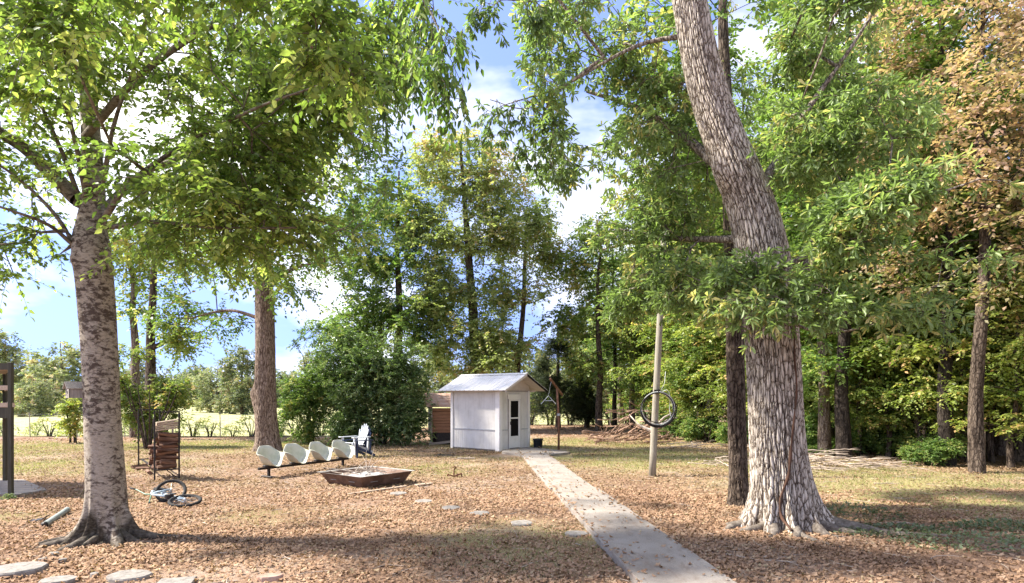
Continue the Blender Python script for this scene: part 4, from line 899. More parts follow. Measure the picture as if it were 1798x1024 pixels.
# ------------------------------------------------------------------ white shed
C0 = Vector((-.46, 22.9, 0)); bx_ = Vector((.628, .778, 0)).normalized(); rzs = math.atan2(bx_.y, bx_.x)
shed = empty('shed', C0, rzs, 'small white shed with a metal gable roof and a glazed storm door', 'shed')
SW, SL, WH = 1.8, 2.45, 2.2       # front width (local x), length (local y), wall height
def grooved(mb, a, b, z0, z1, out, pitch, depth, gw=.012):
    """board with vertical grooves between points a and b (local xy), facing out"""
    a, b = Vector((*a, 0)), Vector((*b, 0)); L = (b - a).length; u = (b - a) / L; xs = [(0, 0)]
    t = pitch
    while t < L - .02: xs += [(t - gw, 0), (t - gw * .6, -depth), (t + gw * .6, -depth), (t + gw, 0)]; t += pitch
    xs.append((L, 0)); o = Vector(out); vs, fs = [], []
    for s_, dz in xs:
        p = a + u * s_ + o * dz; vs += [(p.x, p.y, z0), (p.x, p.y, z1)]
    for i in range(len(xs) - 1): fs.append((2 * i, 2 * i + 2, 2 * i + 3, 2 * i + 1))
    q = a - o * .06, b - o * .06; n = len(vs)
    vs += [(q[0].x, q[0].y, z0), (q[0].x, q[0].y, z1), (q[1].x, q[1].y, z0), (q[1].x, q[1].y, z1)]
    fs += [(n, n + 1, n + 3, n + 2)] 
    mb.add(vs, fs); return mb
seam = .77
o = Vector((-1, 0, 0))
grooved(MB(), (0, SL), (0, 0), .06, seam - .008, o, .10, .007).build('lower_wall_panel', 'white_paint', shed)
grooved(MB(), (.012, SL), (.012, 0), seam, WH, o, 1.22, .004, .006).build('upper_wall_panel', 'white_paint', shed)
o = Vector((0, -1, 0))
for x0, x1 in ((0, .50), (1.22, SW)):
    grooved(MB(), (x0, 0), (x1, 0), .06, seam - .008, o, .10, .005).build('lower_wall_panel', 'white_paint', shed)
    grooved(MB(), (x0, .012), (x1, .012), seam, WH, o, .30, .003, .005).build('upper_wall_panel', 'white_paint', shed)
MB().box((.86, .03, 2.045), (.72, .03, .31)).build('upper_wall_panel', 'white_paint', shed)
back = MB(); back.box((SW, SL / 2, 1.13), (.05, SL - .02, 2.14)); back.build('side_wall', 'white_paint', shed)
MB().box((SW / 2, SL, 1.13), (SW - .06, .05, 2.14)).build('rear_wall', 'white_paint', shed)
MB().box((SW / 2, SL / 2 + .02, .02), (SW - .08, SL - .08, .12)).build('base', 'grey_wood', shed)
MB().box((SW / 2, SL / 2, .09), (SW - .1, SL - .1, .02)).build('floor', 'grey_wood', shed)
# corner boards
for nm, c, s in (('corner_board', (-.022, .075, 1.11), (.03, .19, 2.26)), ('corner_board', (.055, -.022, 1.11), (.15, .03, 2.26)), ('corner_board', (-.022, SL - .05, 1.12), (.03, .12, 2.2)),
                 ('corner_board', (SW - .05, -.022, 1.12), (.12, .03, 2.2)), ('corner_board', (SW + .036, .05, 1.12), (.02, .12, 2.2))):
    MB().box(c, s, None, .004).build(nm, 'trim_paint', shed)
# roof
EV, OVF, OVB, RZ, EZ = .40, .60, .32, 2.87, 2.24
def roof_sheet(side, y0, y1, tt):
    xe = -EV if side < 0 else SW + EV; xr = SW / 2
    n = int(round((y1 - y0) / .0195)); vs, fs = [], []
    for lay in (0, 1):
        for i in range(n + 1):
            y = y0 + (y1 - y0) * i / n; ph = ((y + 5) / .235) % 1; ph2 = ((y + 5) / .0783) % 1
            h = (.020 if ph < .16 else .006 if ph2 < .25 else 0) - lay * .010 + tt
            for t in (0, .5, 1):
                x = xe + (xr - xe) * t; z = EZ + (RZ - EZ) * t - (.004 * math.sin(t * 3.14)) + h
                vs.append((x, y, z))
    m = 3 * (n + 1)
    for i in range(n):
        for t in range(2):
            a = i * 3 + t; q = (a, a + 1, a + 4, a + 3); fs.append(q if side > 0 else q[::-1]); fs.append(tuple(m + k for k in (q[::-1] if side > 0 else q)))
    for i in range(n): fs.append((i * 3, i * 3 + 3, m + i * 3 + 3, m + i * 3)); 
    for t in range(2): fs.append((t, m + t, m + t + 1, t + 1)); fs.append((n * 3 + t, n * 3 + t + 1, m + n * 3 + t + 1, m + n * 3 + t))
    return MB().add(vs, fs).build('roof_sheet', 'roof_metal', shed)
yy = [-OVF, .42, 1.5, SL + OVB]
for sd in (-1, 1):
    for k in range(3): roof_sheet(sd, yy[k] - (.02 if k else 0), yy[k + 1], .003 * (k % 2))
rc = MB(); rc.add([(SW / 2 - .13, -OVF - .01, RZ - .034), (SW / 2, -OVF - .01, RZ + .032), (SW / 2 + .13, -OVF - .01, RZ - .034), (SW / 2 - .13, SL + OVB, RZ - .034), (SW / 2, SL + OVB, RZ + .032), (SW / 2 + .13, SL + OVB, RZ - .034)], [(0, 1, 4, 3), (1, 2, 5, 4)])
rc.build('ridge_cap', 'roof_metal', shed)
sl_ = (RZ - EZ) / (SW / 2 + EV)
for sd in (-1, 1):      # soffit decks under the sheets, rake boards and eave boards
    xe = -EV + .02 if sd < 0 else SW + EV - .02; xr = SW / 2
    ze = EZ + .02 * sl_ - .016; zr = RZ - .016
    MB().add([(xe, -OVF + .03, ze), (xr, -OVF + .03, zr), (xr, SL + OVB - .03, zr), (xe, SL + OVB - .03, ze), (xe, -OVF + .03, ze - .014), (xr, -OVF + .03, zr - .014), (xr, SL + OVB - .03, zr - .014), (xe, SL + OVB - .03, ze - .014)],
             [(0, 1, 2, 3), (7, 6, 5, 4), (0, 4, 5, 1), (2, 6, 7, 3), (0, 3, 7, 4)]).build('soffit', 'soffit', shed)
    for yb in (-OVF + .012, SL + OVB - .012):
        MB().bar((xe, yb, ze - .03), (xr, yb, zr - .03), .022, .085, Vector((0, 0, 1))).build('rake_board', 'dark_bark' if (sd > 0 and yb < 0) else 'soffit', shed)
MB().box((-.10, SL / 2, 2.225), (.035, SL + .42, .075)).build('eave_board', 'soffit', shed)
MB().box((SW + .10, SL / 2, 2.225), (.035, SL + .42, .075)).build('eave_board', 'soffit', shed)
gz = EZ + EV * sl_
for yg in (.004, SL):
    MB().add([(0, yg, WH), (SW, yg, WH), (SW, yg, gz - .03), (SW / 2, yg, RZ - .03), (0, yg, gz - .03), (0, yg + .03, WH), (SW, yg + .03, WH), (SW, yg + .03, gz - .03), (SW / 2, yg + .03, RZ - .03), (0, yg + .03, gz - .03)],
             [(0, 1, 2, 3, 4), (9, 8, 7, 6, 5), (0, 5, 6, 1)]).build('gable', 'soffit', shed)
MB().bar((0.02, -.012, WH + .012), (SW - .02, -.012, WH + .012), .02, .03).build('gable_rail', 'grey_wood', shed)
MB().box((.85, -.02, 2.01), (.74, .03, .17), None, .004).build('header_board', 'trim_paint', shed)
# storm door
dx0, dx1, dz0, dz1 = .51, 1.21, .06, 1.90
fr = MB()
for c, s in (((dx0 + .025, -.012, (dz0 + dz1) / 2), (.05, .05, dz1 - dz0)), ((dx1 - .025, -.012, (dz0 + dz1) / 2), (.05, .05, dz1 - dz0)), (((dx0 + dx1) / 2, -.012, dz1 + .02), (dx1 - dx0, .05, .04))): fr.box(c, s, None, .004)
fr.build('door_frame', 'trim_paint', shed)
door = MB()
ix0, ix1 = dx0 + .055, dx1 - .055
for c, s in (((ix0 + .03, -.016, .99), (.06, .03, 1.80)), ((ix1 - .03, -.016, .99), (.06, .03, 1.80)), (((ix0 + ix1) / 2, -.016, 1.87), (ix1 - ix0 - .121, .03, .04)), (((ix0 + ix1) / 2, -.016, 1.205), (ix1 - ix0 - .121, .03, .05)), (((ix0 + ix1) / 2, -.016, .31), (ix1 - ix0 - .121, .026, .44))):
    door.box(c, s, None, .003)
dr = door.build('door', 'trim_paint', shed)
MB().box(((ix0 + ix1) / 2, -.006, 1.54), (ix1 - ix0 - .11, .008, .64)).build('pane', 'dark_glass', dr)
MB().box(((ix0 + ix1) / 2, -.006, .86), (ix1 - ix0 - .11, .008, .66)).build('pane', 'dark_glass', dr)
h_ = MB().box((ix0 + .03, -.04, 1.02), (.03, .02, .12), None, .004); h_.tube([(ix0 + .03, -.05, .98), (ix0 + .03, -.075, .99), (ix0 + .03, -.075, 1.06), (ix0 + .03, -.05, 1.07)], .008, 6); h_.build('handle', 'black_steel', dr)
MB().box((-.014, SL / 2 + .04, seam + .005), (.02, SL - .32, .03)).build('seam_strip', 'galvanised', shed)
for x0, x1 in ((.13, .50), (1.22, SW - .11)): MB().box(((x0 + x1) / 2, -.009, seam + .005), (x1 - x0, .02, .03)).build('seam_strip', 'galvanised', shed)
for x in (dx0 - .011, dx1 + .011): MB().box((x, -.014, .99), (.018, .03, 1.86)).build('door_reveal', 'grey_wood', shed)
MB().box((.86, -.03, .05), (.74, .10, .04)).build('threshold', 'grey_wood', shed)

# ------------------------------------------------------------------ old plank hut behind the shed
hut = empty('plank_hut', (-3.35, 26.0, 0), R(12), 'old plank hut with a rusty roof behind the white shed', 'hut')
MB().box((.95, .75, .72), (1.75, 1.3, 1.40)).build('inner_box', 'black_bark', hut)
z = .50
for k in range(9):
    h = random.uniform(.10, .15)
    if z + h > 1.62: break
    MB().box((.93 + random.uniform(-.03, .03), .06 + random.uniform(-.01, .012), z + h / 2), (1.86 + random.uniform(-.06, .04), .025, h - .012), Matrix.Rotation(random.uniform(-.008, .008), 3, 'Y'), .003).build('plank', 'plank', hut); z += h
for k in range(5):
    MB().box((-.01, .2 + k * .27, .95 + random.uniform(-.03, .03)), (.025, .255, 1.15), None, .003).build('plank', 'grey_wood', hut)
MB().box((.95, .045, .32), (1.5, .03, .34)).build('dark_panel', 'black_steel', hut)
MB().bar((-.1, .0, .04), (1.3, -.02, .18), .03, .10).build('loose_board', 'grey_wood', hut)
for x in (.0, 1.85): MB().box((x, .02, .83), (.09, .09, 1.66), None, .005).build('post', 'grey_wood', hut)
for k in range(9):
    x = -.22 + k * .255
    MB().bar((x + .12, -.28, 1.60 + random.uniform(-.012, .012)), (x + .12, 1.45, 2.16 + random.uniform(-.01, .01)), .245, .018).build('roof_board', 'rust_roof', hut)
MB().add([(-.02, .05, 1.5), (-.02, 1.4, 1.5), (-.02, 1.4, 2.12), (-.02, .05, 1.68)], [(0, 1, 2, 3)]).build('gable_end', 'black_bark', hut)

# ------------------------------------------------------------------ bucket, clothesline post, hanger
bk = empty('bucket', (.99, 23.95, ghs(.99, 23.95)), 0, 'black plastic tub beside the shed door', 'bucket')
MB().lathe([(.001, .0), (.155, .0), (.16, .02), (.185, .36), (.205, .365), (.207, .40), (.195, .40), (.178, .37), (.15, .04), (.001, .035)], 28).build('body', 'plastic_black', bk, True)
for s in (-1, 1): MB().tube([(s * .20, -.05, .33), (s * .235, -.03, .33), (s * .235, .03, .33), (s * .20, .05, .33)], .01, 6).build('handle', 'plastic_black', bk)
pb_ = gp(981, 790); cpz = empty('clothesline_post', (pb_.x, pb_.y, 0), 0, 'rusty clothesline post with a tilted crossarm beside the walkway pad', 'post')
a1 = at(966, 665, 22.9) - Vector((pb_.x, pb_.y, 0)); a2 = at(987, 693, 24.3) - Vector((pb_.x, pb_.y, 0)); am = (a1 + a2) / 2; am = a1.lerp(a2, .55)
MB().tube([(0, 0, -.1), (0, 0, 1.2), (am.x, am.y, am.z)], [.045, .042, .04], 12).build('pole', 'rust_steel', cpz, True)
MB().bar(a1, a2, .07, .07, bevel=.006).build('crossarm', 'rust_steel', cpz)
MB().lathe([(.05, 1.28), (.062, 1.29), (.062, 1.36), (.05, 1.37)], 14).build('collar', 'galvanised', cpz)
for t in (.03, .97):
    q = a1.lerp(a2, t); MB().tube([(q.x, q.y, q.z + .03), (q.x, q.y, q.z - .07), (q.x + .03, q.y, q.z - .09), (q.x + .04, q.y, q.z - .06)], .007, 6).build('hook', 'rust_steel', cpz)
hq = Vector((pb_.x, pb_.y, 0)) + a1.lerp(a2, .03); hc = at(963, 708, 22.95)
hg = empty('clothes_hanger', (hc.x, hc.y, hc.z), R(8), 'white clothes hanger hung from the rusty clothesline crossarm', 'hanger')
lq = hq - hc + Vector((.03, 0, -.09))
MB().tube([(lq.x, lq.y, lq.z), (lq.x * .6, lq.y, lq.z * .75 + .05), (.02, 0, .36), (0, 0, .33), (0, 0, .27)], .006, 6).build('hook', 'galvanised', hg)
MB().tube([(-.28, 0, -.03), (-.25, 0, 0), (0, 0, .27), (.25, 0, .0), (.28, 0, -.03)], .013, 8).build('shoulder', 'plastic_white', hg)
MB().tube([(-.13, 0, .13), (-.12, 0, .09), (.12, 0, .09), (.13, 0, .13)], .011, 8).build('crossbar', 'plastic_white', hg)

# ------------------------------------------------------------------ leaning utility pole with a coil of cable
pp = gp(1145, 837); pole = empty('utility_pole', (pp.x, pp.y, ghs(pp.x, pp.y)), 0, 'bare weathered utility pole leaning slightly, a hose coil hung on it', 'pole')
tp_ = at(1167, 395, pp.y + .3) - Vector((pp.x, pp.y, 0)); axis = tp_.normalized()
MB().tube([(0, 0, -.15)] + [tuple(axis * t) for t in (.6, 2, 3.5, 5, 6.8)], [.092, .088, .084, .08, .076, .07], 20).build('shaft', 'pole_wood', pole, True)
hz_ = axis * 2.13
MB().box((hz_.x, hz_.y - .105, hz_.z), (.16, .06, .09), None, .006).build('bracket', 'black_steel', pole)
MB().tube([(hz_.x, hz_.y - .14, hz_.z), (hz_.x, hz_.y - .24, hz_.z), (hz_.x, hz_.y - .27, hz_.z + .06)], .012, 8).build('hook', 'black_steel', pole)
co = Vector((pp.x, pp.y, 0)) + Vector((hz_.x, hz_.y - .19, hz_.z - .39))
coil = empty('hose_coil', co, 0, 'coil of black and white hose hung on the utility pole', 'hose')
for k in range(9):
    rr_ = .40 + random.uniform(-.035, .05); sx = random.uniform(.97, 1.08); dx, dz = random.uniform(-.02, .02), random.uniform(-.03, .015); pts = []
    for i in range(48):
        q = 2 * math.pi * i / 48; pts.append((dx + rr_ * sx * math.cos(q), random.Random(k).uniform(-.035, .035) + .02 * math.sin(2 * q + k), dz + rr_ * (math.sin(q)) + (.39 - rr_) ))
    MB().tube(pts, .0105, 6, closed=True).build('hose_loop', 'hose_white' if k % 3 == 0 else 'rubber', coil, True)
MB().tube([(.10, -.03, .40), (.2, -.05, .44), (.27, -.03, .38), (.30, .02, .2), (.29, .02, -.05), (.33, .03, -.25), (.22, .02, -.42)], .009, 6).build('hose_end', 'hose_white', coil, True)
MB().tube([(.06, -.03, .42), (.16, 0, .60), (.2, .05, .9)], .006, 6).build('cord', 'hose_white', coil, True)

# ------------------------------------------------------------------ tandem seat with four fibreglass shells
s0, s1_ = gp(472, 838), gp(602, 821); u = (s1_ - s0); LB = u.length; u.normalize(); rzb = math.atan2(u.y, u.x)
bench = empty('tandem_seat', (s0.x, s0.y, 0), rzb, 'row of four pale green fibreglass shell chairs on one steel beam', 'bench')
MB().bar((-.30, 0, .235), (LB + .22, 0, .235), .07, .06, bevel=.006).build('beam', 'black_steel', bench)
for x in (0, LB):
    MB().box((x, 0, .09), (.06, .06, .32), None, .005).build('leg', 'black_steel', bench)
    MB().box((x, 0, .012), (.09, .5, .035), None, .008).build('foot', 'black_steel', bench)
def shell_mesh():
    nph, nt = 40, 12; vs, fs = [], []
    def sm(a, b, t): t = max(0, min(1, (t - a) / (b - a))); return t * t * (3 - 2 * t)
    for j in range(nt + 1):
        t = j / nt
        for i in range(nph):
            ph = 2 * math.pi * i / nph; a = abs(((ph + math.pi) % (2 * math.pi)) - math.pi)     # 0 at the back
            deg = math.degrees(a)
            h = .47 - .17 * sm(22, 88, deg) - .285 * sm(98, 176, deg)
            Rb = .275 + .075 * math.exp(-((deg - 92) / 32) ** 2) + .02 * math.exp(-((deg - 180) / 30) ** 2)
            prof = t ** .62 * (.86 + .14 * t); z = h * t ** 2.6 - (.02 * t ** 4 if deg > 150 else 0)
            rad = Rb * prof * (1 + .10 * sm(.86, 1, t) * (1 if deg < 125 else .3))
            vs.append((-math.sin(ph) * rad * 1.0, math.cos(ph) * rad * (.92 if deg < 90 else 1.0), z - (.012 if t == 1 and deg < 125 else 0)))
    for j in range(nt):
        for i in range(nph):
            i2 = (i + 1) % nph; fs.append((j * nph + i, j * nph + i2, (j + 1) * nph + i2, (j + 1) * nph + i))
    return MB().add(vs, fs).mesh('seat_shell', True)
sm_ = shell_mesh()
for k in range(4):
    x = .02 + k * (LB - .05) / 3
    o = link_mesh('seat_shell', sm_, 'fibreglass', bench); o.location = (x, -.02, .30); o.rotation_euler = (R(4), 0, R(random.uniform(-3, 3)))
    md = o.modifiers.new('thickness', 'SOLIDIFY'); md.thickness = .012; md.offset = -1
    MB().box((x, 0, .285), (.26, .22, .035), None, .006).build('seat_mount', 'black_steel', bench)

# ------------------------------------------------------------------ stacked garden chairs
def adirondack(mat, name, label):
    root = empty(name, (0, 0, 0), 0, label, 'chair', None)
    bk_ = [(-.19, .80), (-.125, .92), (-.042, .98), (.042, .98), (.125, .92), (.19, .80)]
    for i, (yv, top) in enumerate(bk_):         # fan of back slats leaning back (faces +x)
        b0 = Vector((-.20, yv * .62, .30)); b1_ = Vector((-.20 - (top - .30) * .36, yv * 1.12, top)); w = .072
        n = 6; vs, fs = [], []
        for k in range(n + 1):
            t = k / n; c = b0.lerp(b1_, t); hw = w * (.34 + .16 * t) * (1 if k < n - 1 else .92 if k == n - 1 else .62); bend = -.03 * math.sin(t * 3)
            for s_, d_ in ((-1, 0), (1, 0), (1, .018), (-1, .018)): vs.append((c.x + bend + d_, c.y + s_ * hw, c.z))
        for k in range(n):
            for q in range(4): fs.append((k * 4 + q, k * 4 + (q + 1) % 4, k * 4 + 4 + (q + 1) % 4, k * 4 + 4 + q))
        fs += [(0, 1, 2, 3), (n * 4, n * 4 + 3, n * 4 + 2, n * 4 + 1)]
        MB().add(vs, fs).build('back_slat', mat, root)
    for k in range(5):
        t = k / 4; MB().bar((.30 - .48 * t, -.25 + .03 * t, .375 - .09 * t + .012), (.30 - .48 * t, .25 - .03 * t, .375 - .09 * t + .012), .085, .018, bevel=.004).build('seat_slat', mat, root)
    for s in (-1, 1):
        MB().bar((.33, s * .265, .375), (-.52, s * .25, .03), .03, .085).build('side_rail', mat, root)
        MB().bar((.27, s * .30, .0), (.27, s * .30, .55), .09, .035, Vector((1, 0, 0)), .006).build('leg', mat, root)
        MB().box((.02, s * .33, .56), (.72, .12, .026), None, .01).build('armrest', mat, root)
        MB().bar((-.26, s * .30, .12), (-.30, s * .30, .55), .07, .03, Vector((1, 0, 0)), .004).build('leg', mat, root)
    MB().bar((-.335, -.29, .535), (-.335, .29, .535), .07, .025).build('back_rail', mat, root)
    return root
g = gp(628, 803); fz = math.atan2(-.80, -.60)
ch1 = adirondack('plastic_navy', 'garden_chair', 'navy slatted garden chair at the bottom of the chair stack'); ch1.location = (g.x, g.y, ghs(g.x, g.y)); ch1.rotation_euler = (0, 0, fz)
ch2 = adirondack('plastic_white', 'garden_chair', 'pale slatted garden chair on top of the stack by the evergreen shrub'); ch2.location = (g.x - .075, g.y - .03, .105 + ghs(g.x, g.y)); ch2.rotation_euler = (0, 0, fz)

# ------------------------------------------------------------------ steel fire pit
fz0, fzr, fzl = Vector((-3.25, 13.5, 0)), Vector((-2.36, 14.64, 0)), Vector((-4.50, 14.35, 0))
e1 = (fzr - fz0).normalized(); S = 1.48; e2 = Vector((-e1.y, e1.x, 0)); fc = fz0 + (e1 + e2) * S / 2
pit = empty('fire_pit', (fc.x, fc.y, ghs(fc.x, fc.y)), math.atan2(e1.y, e1.x), 'square rusty steel fire pit with flared sides full of ash', 'fire pit')
H, Sb = .27, 1.18
for k in range(4):
    m = Matrix.Rotation(k * math.pi / 2, 3, 'Z'); a, b = S / 2, Sb / 2
    vs = [m @ Vector(v) for v in ((-b, -b, .0), (b, -b, 0), (a, -a, H), (-a, -a, H), (-b + .008, -b + .012, .004), (b - .008, -b + .012, .004), (a - .008, -a + .012, H), (-a + .008, -a + .012, H))]
    sp = MB().add(vs, [(0, 1, 2, 3), (7, 6, 5, 4), (3, 2, 6, 7), (0, 4, 5, 1)]).build('side_panel', 'pit_steel', pit)
    rim = [m @ Vector(v) for v in ((-a, -a, H), (a, -a, H), (a + .055, -a - .055, H + .012), (-a - .055, -a - .055, H + .012))]
    MB().add(rim + [v + Vector((0, 0, .006)) for v in rim], [(3, 2, 1, 0), (4, 5, 6, 7), (2, 3, 7, 6), (0, 1, 5, 4)]).build('rim', 'worn_rim_lit_slot', pit)
    for x in (-.33, .33):
        t = .5; c = m @ Vector((x, -(b + (a - b) * t) - .006, H * t)); d = m @ Vector((1, 0, 0))
        MB().bar(c - d * .10, c + d * .10, .014, .014).build('lit_slot_bar', 'worn_rim_lit_slot', pit)  # pale bars stand in for light showing through slots in the panel
vs, fs, N_ = [], [], 16
for i in range(N_ + 1):
    for j in range(N_ + 1):
        x, y = (i / N_ - .5), (j / N_ - .5); q = max(abs(x), abs(y)) * 2
        vs.append((x * 1.30, y * 1.30, .165 + .10 * (1 - q) + .05 * math.sin(i * 1.3) * math.cos(j * 1.1) * (1 - q * .6)))
for i in range(N_):
    for j in range(N_): k = i * (N_ + 1) + j; fs.append((k, k + N_ + 1, k + N_ + 2, k + 1))
MB().add(vs, fs).build('ash_heap', 'ash', pit, True)
rs = random.Random(2)
def stick_pts(a, d, L, bend, rg_, n=6):
    pts = []; a = Vector(a); d = Vector(d).normalized(); s = d.orthogonal().normalized()
    for i in range(n):
        t = i / (n - 1); pts.append(a + d * L * t + s * bend * math.sin(t * 3.0) + Vector((rg_.uniform(-1, 1), rg_.uniform(-1, 1), rg_.uniform(-.6, .6))) * .012 * L)
    return pts
for k in range(20):
    a = (rs.uniform(-.45, .45), rs.uniform(-.45, .45), .24 + rs.uniform(0, .04)); an = rs.uniform(0, 6.28); L = rs.uniform(.3, .75)
    pts = stick_pts(a, (math.cos(an), math.sin(an), rs.uniform(.05, .35)), L, rs.uniform(-.06, .06), rs)
    r_ = rs.uniform(.006, .016); MB().tube(pts, [r_ * (1 - .6 * i / 5) for i in range(6)], 5).build('stick', 'dry_branch', pit)
for k, (an, L) in enumerate(((.9, .75), (.6, .9), (1.2, .6))):
    MB().tube(stick_pts((.45, .55, .2), (math.cos(an) * .6, math.sin(an) * .6, .5), L, .05, rs), [.009, .008, .006, .005, .004, .003], 5).build('stick', 'dry_branch', pit)

# ------------------------------------------------------------------ firewood rack and logs
n1, n2 = gp(271.5, 844.5), gp(314.5, 841.5); wv = (n2 - n1); WR = wv.length; wv.normalize(); lv = Vector((-wv.y, wv.x, 0)); LR = 3.3
rack = empty('firewood_rack', (n1.x, n1.y, 0), math.atan2(wv.y, wv.x), 'black steel firewood rack with tall open end frames', 'rack')
for y in (0, LR):
    for x in (0, WR): MB().bar((x, y, -.02), (x, y, 1.62), .035, .035, Vector((0, 1, 0))).build('upright', 'black_steel', rack)
    MB().bar((-.0175, y, 1.6375), (WR + .0175, y, 1.6375), .035, .035).build('top_rail', 'black_steel', rack)
    MB().bar((.0175, y, .25), (WR - .0175, y, .25), .035, .03).build('end_rail', 'black_steel', rack)
    MB().bar((WR * .5, y + .02, .235), (WR - .02, y + .02, .02), .02, .02).build('brace', 'black_steel', rack)
for x in (.07, WR - .07): MB().bar((x, .0175, .25), (x, LR - .0175, .25), .035, .033).build('base_rail', 'black_steel', rack)
def log_mesh(seed):
    rg_ = random.Random(seed); n = rg_.choice((4, 5, 6)); L = .46; prof = []
    for i in range(n):
        q = 2 * math.pi * i / n + rg_.uniform(-.25, .25); r_ = rg_.uniform(.8, 1.15); prof.append((math.cos(q) * r_ * .075, math.sin(q) * r_ * .05))
    vs, fs = [], []
    for k in range(4):
        x = -L / 2 + L * k / 3
        for (y, z) in prof: vs.append((x + (rg_.uniform(-.01, .01) if k in (0, 3) else 0), y * rg_.uniform(.94, 1.06), z * rg_.uniform(.94, 1.06)))
    for k in range(3):
        for i in range(n): i2 = (i + 1) % n; fs.append((k * n + i, k * n + i2, (k + 1) * n + i2, (k + 1) * n + i))
    fs += [tuple(range(n - 1, -1, -1)), tuple(3 * n + i for i in range(n))]
    return MB().add(vs, fs).mesh('firewood_log')
M['log'] = mat_plain('log', [(0.05, 0.026, 0.017), (0.15, 0.078, 0.048), (0.30, 0.18, 0.115)], 4, .9, stretch=(.6, 5, 5), bs=.5)
lms = [log_mesh(k) for k in range(7)]
for m_ in lms: m_.materials.append(M['log'])
wm = Matrix.Translation((n1.x, n1.y, 0)) @ Matrix.Rotation(math.atan2(wv.y, wv.x), 4, 'Z')
tops = [1.16, 1.12, 1.0, .82, .62, .5, .42]; rl = random.Random(9)
for c_ in range(7):
    z = .318
    while z < tops[c_]:
        o = link_mesh('firewood_log', rl.choice(lms), None)
        o.matrix_world = wm @ Matrix.Translation((WR / 2 + rl.uniform(-.11, .09), .10 + c_ * .15 + rl.uniform(-.02, .02), z)) @ Matrix.Rotation(rl.uniform(-.16, .16), 4, 'Y') @ Matrix.Rotation(rl.uniform(-.2, .2), 4, 'Z') @ Matrix.Rotation(rl.uniform(-.5, .5) + (3.14 if rl.random() < .5 else 0), 4, 'X') @ Matrix.Diagonal((rl.uniform(.72, 1.05), rl.uniform(.85, 1.2), rl.uniform(.75, 1.35), 1))
        tag(o, 'split brown firewood log stacked in the black steel rack', 'log', 'split logs in the firewood rack'); z += rl.choice((.085, .095, .11))
for k in range(5):
    o = MB().box((0, 0, 0), (.50 + rl.uniform(-.03, .05), .16, .035), None, .004).build('scrap_board', 'pale_wood')
    o.matrix_world = wm @ Matrix.Translation((WR / 2 + rl.uniform(-.02, .04), .13, 1.225 + k * .046 + (.0 if k else -.005))) @ Matrix.Rotation(-.12 + rl.uniform(-.03, .03), 4, 'Y') @ Matrix.Rotation(rl.uniform(-.1, .1), 4, 'Z')
    tag(o, 'pale scrap board lying on top of the firewood pile', 'board', 'boards on the firewood')
for k, (x, y, an) in enumerate(((255, 826, .5), (262, 832, 2.2), (245, 822, 1.2))):
    g = gp(x, y); o = link_mesh('fallen_log', lms[k], None); o.location = (g.x, g.y, ghs(g.x, g.y) + .045); o.rotation_euler = (.2, 0, an)
    tag(o, 'loose split log on the ground beside the firewood rack', 'log', 'loose logs beside the rack')

# ------------------------------------------------------------------ bicycle lying on its side
bo = Vector((-6.37, 11.7, 0)); bike = empty('bicycle', bo, 0, 'pale blue bicycle lying on its side in the leaves', 'bicycle')
def wheel(c, n, rad):
    c = Vector(c); n = Vector(n).normalized(); a = n.orthogonal().normalized(); b = n.cross(a)
    e = empty('wheel', (0, 0, 0)); e.parent = bike
    ring = lambda r_: [c + (a * math.cos(q) + b * math.sin(q)) * r_ for q in (2 * math.pi * i / 40 for i in range(40))]
    MB().tube(ring(rad - .027), .029, 8, closed=True).build('tyre', 'rubber', e, True)
    MB().tube(ring(rad - .052), .010, 6, closed=True).build('rim', 'black_steel', e, True)
    sp = MB()
    for i in range(18):
        q = 2 * math.pi * i / 18; s_ = 1 if i % 2 else -1
        sp.tube([c + n * .03 * s_, c + (a * math.cos(q) + b * math.sin(q)) * (rad - .055)], .0016, 3)
    sp.build('spokes', 'galvanised', e)
    MB().tube([c - n * .055, c - n * .035, c + n * .035, c + n * .055], [.012, .026, .026, .012], 10).build('hub', 'galvanised', e, True)
    return c
def L_(x, y, d, z=None):
    p = at(x, y, d); p = p if z is None else Vector((p.x, p.y, z)); return p - bo
cr_ = wheel(L_(325, 888, 11.55, .085), (.08, -.20, .97), .285)
cf_ = wheel(L_(300, 862, 12.0, .195), (.25, -.66, .70), .275)
bb = L_(297, 880, 11.75, .12); st = L_(283, 868, 12.05, .15); hd_ = L_(268, 871, 11.95, .20); hd2 = L_(266, 876, 11.8, .17)
fm_ = MB()
for a, b, r_ in ((bb, hd2, .022), (bb, st, .017), (st, hd_, .018), (bb, cr_ + Vector((0, 0, .03)), .011), (st, cr_ + Vector((0, 0, .045)), .010), (bb, cr_ + Vector((0, 0, -.03)), .011), (hd_, hd2, .024)): fm_.tube([a, b], r_, 10)
fm_.build('frame', 'bike_paint', bike, True)
MB().tube([hd2, hd2.lerp(cf_, .25) + Vector((.0, -.06, .02)), cf_ + Vector((0.02, -.06, .05))], .014, 8).tube([hd2, hd2.lerp(cf_, .25) + Vector((0, .05, .03)), cf_ + Vector((-.02, .06, -.05))], .014, 8).build('fork', 'bike_paint', bike, True)
hbp = [L_(229, 857, 12.2), L_(240, 860, 12.1), L_(255, 868, 12.0), L_(266, 868, 11.95), L_(262, 882, 11.7), L_(262, 890, 11.6)]
hbp[-1].z = max(hbp[-1].z, .03); MB().tube([hd_] + [hbp[3]], .014, 8).build('stem', 'black_steel', bike, True)
MB().tube(hbp, .0125, 8).build('handlebar', 'bike_green', bike, True)
for a, b in ((hbp[0], hbp[1]), (hbp[5], hbp[4])): MB().tube([a, a.lerp(b, .8)], .018, 8).build('grip', 'rubber', bike, True)
sd = st + Vector((-.12, .18, .03)); MB().tube([st, sd], .012, 8).build('seat_post', 'galvanised', bike, True)
